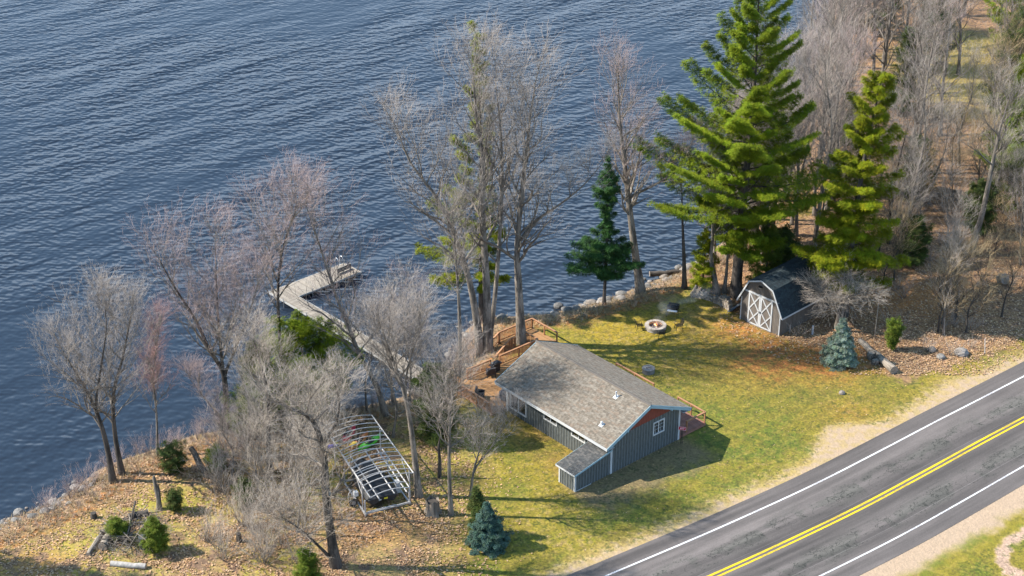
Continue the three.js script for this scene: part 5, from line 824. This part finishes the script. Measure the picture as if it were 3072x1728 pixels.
// ---------------------------------------------------------------- logs, stumps, firewood, brush pile
const logWood = mat([0.45, 0.38, 0.31], 0.9, { map: woodTex }), endWood = [[0.58, 0.47, 0.35], [0.42, 0.34, 0.27], [0.33, 0.29, 0.26]].map(c => mat(c, 0.9, { map: grainTex }));
function logThing(name, label, a, b, r0, r1, m, group) {
  const A = V(...a), B = V(...b), t = thing(name, label, 'log', a, 0, group), d = B.clone().sub(A), r = rng(Math.round(a[0] * 31 + 999)), pts = [], rr = []; for (let k = 0; k <= 6; k++) { pts.push(d.clone().multiplyScalar(k / 6).add(V((r() - 0.5) * r0 * 0.4, (r() - 0.5) * r0 * 0.3, (r() - 0.5) * r0 * 0.4))); rr.push(lerp(r0, r1, k / 6) * (0.92 + 0.16 * r())); }
  part('bark', new GB().tube(pts, rr, 12, false).build(), m, t);
  const dn = d.clone().normalize(); for (const [p, q, sgn] of [[pts[0], rr[0], -1], [pts[6], rr[6], 1]]) { const e = part('cut_end', new THREE.CylinderGeometry(q * 0.97, q * 0.97, 0.03, 14), endWood[1], t, [p.x + dn.x * 0.01 * sgn, p.y + dn.y * 0.01 * sgn, p.z + dn.z * 0.01 * sgn]); e.quaternion.setFromUnitVectors(UP, dn); }
  return t;
}
{
  logThing('fallen_log', 'long fallen grey trunk lying between the spruce and the wood', [31.4, 0.34, -118.3], [29.5, 0.3, -123.2], 0.36, 0.24, bark.pale);
  const w1 = logThing('log_section', 'short sawn log standing against the fallen trunk', [29.95, 0, -120.7], [29.95, 0.62, -120.7], 0.3, 0.29, bark.pale); logThing('log_section', 'sawn log round standing before the fallen trunk', [30.2, 0, -119.9], [30.2, 0.34, -119.9], 0.33, 0.33, bark.grey);
  logThing('fallen_log', 'white peeled log lying in front of the brush pile', [-27.5, 0.17, -92.45], [-25.1, 0.17, -92.15], 0.2, 0.2, mat([0.6, 0.55, 0.5], 0.9, { map: grainTex }));
  logThing('fallen_log', 'thick grey log left of the brush pile', [-28.5, 0.3, -94.1], [-28.1, 0.3, -96.1], 0.33, 0.3, bark.pale); logThing('fallen_log', 'thin grey log beside the thick grey log', [-29.3, 0.17, -93.5], [-28.8, 0.2, -96], 0.19, 0.2, bark.pale);
  logThing('fallen_log', 'short dark log in the middle of the brush pile', [-27.1, 0.45, -94.8], [-27, 0.6, -96], 0.24, 0.22, bark.dark); logThing('fallen_log', 'dark log at the back of the brush pile', [-27.2, 0.5, -97.4], [-26, 0.55, -97.9], 0.26, 0.24, bark.dark); logThing('fallen_log', 'leaning dead log propped beside the leafy point junipers', [-22.6, 0.2, -103], [-24, 1.5, -104.8], 0.24, 0.2, bark.dark);
  logThing('fallen_log', 'driftwood log at the water edge behind the fire pit lawn', [12.8, -1.05, -138.2], [15.8, -0.9, -138.5], 0.26, 0.2, bark.dark);
  const dr = solo('oil_drum', new THREE.CylinderGeometry(0.32, 0.3, 0.95, 20), mat([0.10, 0.11, 0.11], 0.6, { map: grainTex }), 'dark upright drum next to the bright green juniper', 'drum', [-25.65, 0.45, -94.5]);
  const pot = solo('tree_stump', new THREE.CylinderGeometry(0.2, 0.27, 0.5, 12), bark.dark, 'small dark stump on the grass above the brush pile', 'stump', [-29.9, gy(-29.9, -97.9) + 0.2, -97.9]);
  solo('tree_stump', new THREE.CylinderGeometry(0.17, 0.22, 0.75, 12), bark.dark, 'slim dark stump on the grass right of the brush pile', 'stump', [-19.1, gy(-19.1, -95.1) + 0.32, -95.1]);
  const stump = (label, x, z, r, h, seed) => { const t = thing('tree_stump', label, 'stump', [x, gy(x, z), z]), q = rng(seed), g = new GB(), n = 22; for (const [y, k] of [[0, 1]]) { const P = [], N = 6; for (let j = 0; j <= N; j++) P.push(j / N); const ring = (f, a) => { const root = 1 + 0.45 * Math.pow(1 - f, 3) * (0.6 + 0.5 * Math.sin(a * 5 + seed)) + 0.06 * Math.sin(a * 9) + 0.04 * Math.sin(a * 17 + f * 3); return V(Math.cos(a) * r * root, h * f + (f === 1 ? 0.12 * Math.sin(a * 4 + seed) + 0.08 * Math.sin(a * 11) : 0), Math.sin(a) * r * root); }; for (let j = 0; j < N; j++) for (let i = 0; i < n; i++) { const a = i / n * TAU, b = (i + 1) / n * TAU; g.quad(ring(P[j], a), ring(P[j + 1], a), ring(P[j + 1], b), ring(P[j], b)); } } part('bark', g.build(), bark.pale, t); part('rotten_core', new THREE.CylinderGeometry(r * 0.85, r * 0.85, 0.05, 16), bark.dark, t, [0, h * 0.82, 0]); };
  stump('weathered grey stump in front of the boat canopy frame', -5.7, -98.6, 0.48, 1.15, 3);
  const sn = thing('dead_snag', 'tall broken grey snag behind the brush pile', 'snag', [-25.45, gy(-25.4, -99.1), -99.1]); part('trunk', tubeGeo([[0, -0.2, 0], [0.04, 0.9, 0.02], [-0.03, 1.7, 0], [-0.08, 2.3, 0.03], [-0.12, 2.75, 0.02], [-0.1, 2.95, 0.03]], [0.25, 0.17, 0.18, 0.14, 0.12, 0.06], 9), bark.grey, sn); part('splinter', tubeGeo([[0.12, 0.6, 0.05], [0.15, 1.8, 0.04], [0.12, 2.3, 0.02]], [0.1, 0.07, 0.01], 6), bark.dark, sn);
  const sn2 = thing('dead_snag', 'thin dead stem standing beyond the stump left of the cottage', 'snag', [-5.4, 0, -103.2]); part('trunk', tubeGeo([[0, -0.2, 0], [0.06, 1.4, 0], [0, 2.6, 0], [0.1, 3.5, 0]], [0.17, 0.13, 0.1, 0.03], 8), bark.dark, sn2); part('branch', tubeGeo([[0.02, 2.2, 0], [-0.3, 2.7, 0.1], [-0.5, 3.3, 0.1]], [0.05, 0.03, 0.01], 5), bark.dark, sn2);
  // brush pile: each large limb a piece of its own, the fine sticks as one mass
  const bp = thing('brush_pile', 'heap of cut branches and sticks on the grass', 'brush pile', [-26.6, gy(-26.6, -95.9), -95.9]), r = rng(66), list = [];
  for (let k = 0; k < 40; k++) { const a = r() * 3.14, L = 1.6 + 2.2 * r(), c = V((r() - 0.5) * 3.2, 0.25 + 0.6 * r(), (r() - 0.5) * 3.4), d = V(Math.cos(a) * L / 2, (r() - 0.5) * 0.5, Math.sin(a) * L / 2), R = 0.03 + 0.05 * r() * r(); part('limb', tubeGeo([c.clone().sub(d).toArray(), c.clone().add(V((r() - 0.5) * 0.2, 0.08, 0)).toArray(), c.clone().add(d).toArray()], [R, R * 0.85, R * 0.5], 6), k % 3 ? bark.pale : bark.dark, bp); }
  for (let k = 0; k < 300; k++) { const rad = 2.5 * Math.sqrt(r()), a = r() * 6.28, d = V(r() - 0.5, 0.25 * r(), r() - 0.5).normalize(); QQ.setFromUnitVectors(UP, d); list.push(new THREE.Matrix4().compose(V(Math.cos(a) * rad, (0.1 + 0.55 * r()) * (1.2 - rad / 2), Math.sin(a) * rad), QQ.clone(), V(1.1, 1.1, 1.1))); }
  instanced('sticks', SPRAYS[0], twigs.grey, list, bp);
  // firewood: a curved row of stacked round logs, each one by itself
  const wr2 = rng(123), lg = new THREE.CylinderGeometry(0.095, 0.1, 0.42, 9); lg.rotateX(Math.PI / 2); const lg2 = new THREE.CylinderGeometry(0.075, 0.08, 0.42, 7); lg2.rotateX(Math.PI / 2);
  const fm = [[0.16, 0.14, 0.125], [0.22, 0.19, 0.17], [0.28, 0.24, 0.21], [0.34, 0.26, 0.19]].map(c => mat(c, 0.95, { map: grainTex }));
  const row = new THREE.CatmullRomCurve3([V(15.9, 0, -131.9), V(17.0, 0, -131.5), V(18.1, 0, -130.7), V(18.9, 0, -129.7), V(19.3, 0, -129.0)]);
  for (let lay = 0; lay < 7; lay++) { const n = 30 - lay; for (let k = 0; k < n; k++) { const f = (k + 0.5 + lay * 0.5) / 30; if (f < 0.02 || f > 0.98) continue; if (lay > 4 + Math.round(2 * Math.sin(f * 9 + 1))) continue; const p = row.getPoint(f), t = row.getTangent(f), rad = wr2() < 0.5 ? lg : lg2, fa = (wr2() * 3) | 0; const m = solo('firewood_log', rad, [fm[(wr2() * 4) | 0], endWood[fa], endWood[fa]], 'grey split log in the curved firewood stack beside the shed', 'firewood', [p.x + (wr2() - 0.5) * 0.05, gy(p.x, p.z) + 0.09 + lay * 0.155 + wr2() * 0.015, p.z + (wr2() - 0.5) * 0.05], Math.atan2(-t.z, t.x), 'firewood stack logs'); m.scale.set(1, 1, 0.85 + 0.3 * wr2()); m.rotation.y += (wr2() - 0.5) * 0.2; } }
  // sheets of old board between the firewood and the shed
  for (let k = 0; k < 4; k++) { const b = solo('board', bx(1.5, 0.035, 0.22), mat([0.12, 0.15, 0.19], 0.85, { map: woodTex }), 'blue grey board leaning between firewood and shed', 'board', [19.55 + k * 0.06, 0.12 + k * 0.14, -129.4 + k * 0.16], 0.8, 'boards beside the shed'); b.rotation.z = 0.1; }
}
// ---------------------------------------------------------------- boat lift with canopy frames, covered boat, kayaks
{
  const at = [-10.59, 0, -98.42], yaw = 0.43, lw = (s, t, y) => { const c = Math.cos(yaw), n = Math.sin(yaw); return [at[0] + s * c - t * n, y, at[2] - s * n - t * c]; };
  const tube = mat([0.74, 0.71, 0.69], 0.5, { metalness: 0.1, map: grainTex });
  const canopy = (label, s0, s1, t0, t1, h, rise, nb, purl, r) => {
    const c = thing('canopy_frame', label, 'canopy frame', at, yaw); const arch = f => h + rise * (1 - Math.pow(2 * f - 1, 2));
    for (const s of [s0, s1]) part('side_rail', rodGeo([s, h, -t0], [s, h, -t1], r * 1.35, 8), tube, c);
    for (let k = 0; k < nb; k++) { const t = lerp(t0, t1, k / (nb - 1)), P = []; for (let j = 0; j <= 10; j++) P.push([lerp(s0, s1, j / 10), arch(j / 10), -t]); part('bow', tubeGeo(P, r, 6), tube, c); }
    for (const f of purl) part('purlin', rodGeo([lerp(s0, s1, f), arch(f) - r * 1.5, -t0 + (purl.length > 2 ? 0.5 : 0)], [lerp(s0, s1, f), arch(f) - r * 1.5, -t1], r * 1.25, 8), tube, c);
    return c;
  };
  const A = canopy('long arched aluminium canopy frame standing over the covered boat', 0, 3.85, 0, 8.6, 2.5, 0.3, 15, [], 0.036);
  for (const [s, t] of [[0.1, 0.6], [3.75, 0.6], [0.1, 6.6], [3.75, 6.6]]) part('post', rodGeo([s, 0, -t], [s, 2.5, -t], 0.05, 8), tube, A); 
  for (const [s, t, q] of [[3.75, 0.6, 2.2], [3.75, 6.6, 5], [0.1, 0.6, 2.2], [0.1, 6.6, 5]]) part('brace', rodGeo([s, 1.3, -t], [s, 2.48, -q], 0.03, 6), tube, A);
  canopy('shorter arched canopy frame with three purlins resting under the long one', 0.3, 3.3, -0.6, 5.0, 1.75, 0.28, 8, [0.16, 0.55, 0.86], 0.04);
  const L = thing('boat_lift', 'aluminium boat lift cradle with hand wheel under the canopy frames', 'boat lift', at, yaw);
  for (const s of [0.0, 3.4]) part('base_beam', bx(0.1, 0.12, 4.6), tube, L, [s, 0.12, -2]); for (const t of [-0.25, 4.2]) part('cross_beam', bx(3.5, 0.1, 0.12), tube, L, [1.7, 0.24, -t]);
  for (const [s, t] of [[0, -0.2], [3.4, -0.2], [0, 4.2], [3.4, 4.2]]) part('leg', rodGeo([s, 0, -t], [s, 1.35, -t], 0.06, 8), tube, L);
  part('front_rail', tubeGeo([[0.1, 0.45, 0.4], [2.1, 0.45, 0.4], [2.3, 0.4, 0.36], [2.3, 0.3, 0.28], [3.3, 0.3, 0.28]], 0.045, 8), tube, L);
  const wheel = new THREE.TorusGeometry(0.42, 0.022, 8, 32); const wh = part('winch_wheel', wheel, tube, L, [-0.45, 1.0, -1.3]); wh.rotation.y = 0.5; for (let k = 0; k < 3; k++) { const sp = part('spoke', rodGeo([-0.42, 0, 0], [0.42, 0, 0], 0.014, 5), tube, L, [-0.45, 1.0, -1.3]); sp.rotation.y = 0.5; sp.rotation.z = k * Math.PI / 3; }
  part('winch_box', bx(0.3, 0.34, 0.3), mat([0.6, 0.6, 0.6], 0.5), L, [-0.15, 1.05, -1.3]);
  // boat under its black cover: lofted sections along its length
  const B = thing('covered_boat', 'boat under a black cover with a small yellow tag', 'boat', lw(1.55, 0.35, 0.35), yaw), g = new GB(), sec = [[-0.1, 1.05, 0.05, 0.62], [0.15, 1.18, 0.0, 0.72], [1.2, 1.22, 0, 0.86], [2.4, 1.2, 0, 1.15], [3.4, 1.1, 0, 0.95], [4.5, 0.8, 0.05, 0.8], [5.2, 0.25, 0.2, 0.65]];
  const prof = ([t, w, y0, y1]) => [[-w * 0.75, y0], [-w, y0 + 0.3], [-w * 1.02, y0 + 0.5], [-w * 0.8, lerp(y0, y1, 0.85)], [-w * 0.35, y1 - 0.02], [0, y1 + 0.03], [w * 0.35, y1 - 0.02], [w * 0.8, lerp(y0, y1, 0.85)], [w * 1.02, y0 + 0.5], [w, y0 + 0.3], [w * 0.75, y0]].map(([x, y], i) => V(x, y + 0.02 * Math.sin(i * 2.3 + t * 5), -t));
  for (let k = 0; k < sec.length - 1; k++) { const a = prof(sec[k]), b = prof(sec[k + 1]); for (let i = 0; i < 10; i++) g.quad(a[i], a[i + 1], b[i + 1], b[i]); } const e0 = prof(sec[0]), ce = V(0, 0.35, 0.1); for (let i = 0; i < 10; i++) g.tri(e0[i + 1], e0[i], ce);
  part('cover', g.build(), new THREE.MeshStandardMaterial({ color: new THREE.Color().setRGB(0.018, 0.02, 0.024), roughness: 0.5, side: THREE.DoubleSide }), B); part('tag', bx(0.28, 0.12, 0.02), mat([0.75, 0.6, 0.03], 0.6), B, [0.2, 0.45, 0.14]); part('tag', bx(0.2, 0.09, 0.02), mat([0.6, 0.6, 0.55], 0.6), B, [-0.25, 0.42, 0.14]);
  const wl = thing('trailer_wheel', 'dark tyred wheel left of the covered boat', 'wheel', [-11.45, 0.33, -99.4], 0.5); const ty = part('tyre', new THREE.TorusGeometry(0.24, 0.1, 10, 24), mat([0.02, 0.02, 0.02], 0.9), wl); part('rim', new THREE.CylinderGeometry(0.17, 0.17, 0.12, 18), M.alu, wl).rotation.x = Math.PI / 2;
  const wt = solo('cooler_box', new THREE.BoxGeometry(0.35, 0.9, 0.5), M.white, 'white box hanging upright beside the covered boat', 'box', lw(3.15, 1.6, 0.55), yaw);
  // kayaks
  const kayak = (label, x, z, turn, rgb, Ln, tip) => { const k = thing('kayak', label, 'kayak', [x, gy(x, z) + 0.02, z], turn), gg = new GB(), N = 12, ring = i => { const f = i / N, w = 0.36 * Math.pow(Math.sin(Math.PI * clamp(f, 0.02, 0.98)), 0.7), up = 0.12 * Math.pow(Math.abs(2 * f - 1), 3); return [[-w * 0.6, 0.02], [-w, 0.2], [-w * 0.8, 0.32], [0, 0.37], [w * 0.8, 0.32], [w, 0.2], [w * 0.6, 0.02], [0, 0]].map(([a, b]) => V(a, b + up, (f - 0.5) * Ln)); }; for (let i = 0; i < N; i++) { const a = ring(i), b = ring(i + 1); for (let j = 0; j < 8; j++) gg.quad(a[j], a[(j + 1) % 8], b[(j + 1) % 8], b[j]); } part('hull', gg.build(), new THREE.MeshStandardMaterial({ color: new THREE.Color().setRGB(...rgb), roughness: 0.4, side: THREE.DoubleSide }), k); const ck = part('cockpit', new THREE.TorusGeometry(0.27, 0.035, 8, 24), M.dark, k, [0, 0.37, 0]); ck.rotation.x = Math.PI / 2; ck.scale.y = 1.6; part('seat', bx(0.34, 0.04, 0.5), M.dark, k, [0, 0.365, 0]); if (tip) part('stripe', bx(0.36, 0.02, 0.7), mat(tip, 0.4), k, [0, 0.4, Ln * 0.3]); return k; };
  kayak('red kayak lying under the far end of the canopy frame', -12.6, -108.6, -0.35, [0.62, 0.03, 0.06], 2.3); kayak('orange kayak lying between the red and the green kayak', -11.75, -107.7, -0.5, [0.75, 0.22, 0.05], 2.6, [0.7, 0.5, 0.05]); kayak('bright green kayak lying under the canopy frame', -10.9, -107.5, -0.65, [0.12, 0.6, 0.04], 2.6);
  const pb = thing('water_toy', 'small blue and yellow water toy left of the canopy frame', 'toy', [-13.7, gy(-13.7, -107.1), -107.1], 0.4); part('float', new THREE.CapsuleGeometry(0.16, 0.6, 4, 10), mat([0.1, 0.08, 0.5], 0.5), pb, [0, 0.16, 0]).rotation.z = Math.PI / 2; part('fin', bx(0.22, 0.2, 0.16), mat([0.6, 0.6, 0.03], 0.5), pb, [0.3, 0.36, 0]);
}
// ---------------------------------------------------------------- things on the lake deck
{
  const wick = mat([0.07, 0.065, 0.075], 0.8, { map: woodTex });
  const seat = (label, s, t, turn) => { const p = hp(s, t, 0.16), c = thing('wicker_chair', label, 'chair', p, HOUSE.yaw + turn); part('seat', bx(0.62, 0.16, 0.6), wick, c, [0, 0.34, 0]); const b = part('backrest', bx(0.66, 0.55, 0.12), wick, c, [0, 0.66, -0.3]); b.rotation.x = -0.2; for (const x of [-0.33, 0.33]) { part('arm', bx(0.1, 0.3, 0.62), wick, c, [x, 0.48, 0]); for (const z of [-0.26, 0.26]) part('leg', bx(0.07, 0.34, 0.07), wick, c, [x, 0.16, z]); } };
  seat('dark wicker chair on the lake deck near the long railing', 2.3, 16.5, 2.6); seat('dark wicker chair on the lake deck by the corner railing', -0.6, 14.4, 0.7);
  const p = hp(1.1, 12.9, 0.16), d = thing('covered_furniture', 'dark covered stack of furniture against the cottage lake wall', 'furniture', p, HOUSE.yaw); const cg = new THREE.SphereGeometry(0.75, 18, 10, 0, TAU, 0, 1.75); const q = cg.attributes.position; for (let i = 0; i < q.count; i++) { const n = 0.85 + 0.35 * nz(T2, q.getX(i) * 0.4 + 0.3, q.getZ(i) * 0.4 + q.getY(i) * 0.3); q.setXYZ(i, q.getX(i) * n, q.getY(i) * n, q.getZ(i) * n); } cg.computeVertexNormals(); part('cover', cg, mat([0.05, 0.05, 0.06], 0.7), d, [0, 0.3, 0]);
  const q2 = hp(3.1, 16.9, 0.16), gr = thing('gas_grill', 'black covered gas grill at the railing corner of the lake deck', 'grill', q2, HOUSE.yaw); part('hood', new THREE.CapsuleGeometry(0.22, 0.4, 4, 14), mat([0.012, 0.014, 0.02], 0.5), gr, [0, 0.72, 0]).rotation.z = Math.PI / 2; part('shelf', bx(1.15, 0.04, 0.4), mat([0.02, 0.02, 0.025], 0.5), gr, [0, 0.68, 0]); part('cabinet', bx(0.7, 0.62, 0.42), mat([0.012, 0.014, 0.02], 0.6), gr, [0, 0.33, 0]);
}
// thin smoke drifting from the fire pit and the grill
{
  const r = rng(246), gs = [], m = new THREE.MeshStandardMaterial({ color: new THREE.Color().setRGB(0.75, 0.77, 0.8), roughness: 1, transparent: true, opacity: 0.011, depthWrite: false });
  for (const [x, y, z, dx, dy, dz, n] of [[12.3, 0.5, -125.9, 1.6, 1.6, -1.4, 16], [14.1, 1.0, -128.2, 3.4, 1.3, -0.6, 22]]) for (let k = 0; k < n; k++) { const f = k / n, g = new THREE.IcosahedronGeometry(0.16 + 0.5 * f * (0.6 + 0.6 * r()), 2); g.scale(1.5, 0.8, 1); g.translate(x + dx * f + (r() - 0.5) * (0.2 + f), y + dy * f + (r() - 0.5) * 0.4, z + dz * f + (r() - 0.5) * (0.2 + 0.8 * f)); gs.push(g); }
  const o = solo('smoke', mergeGeometries(gs), m, 'thin pale smoke drifting over the lawn from fire pit and grill', 'smoke'); o.castShadow = false; o.userData.kind = 'stuff';
}
renderer.render(scene, camera);
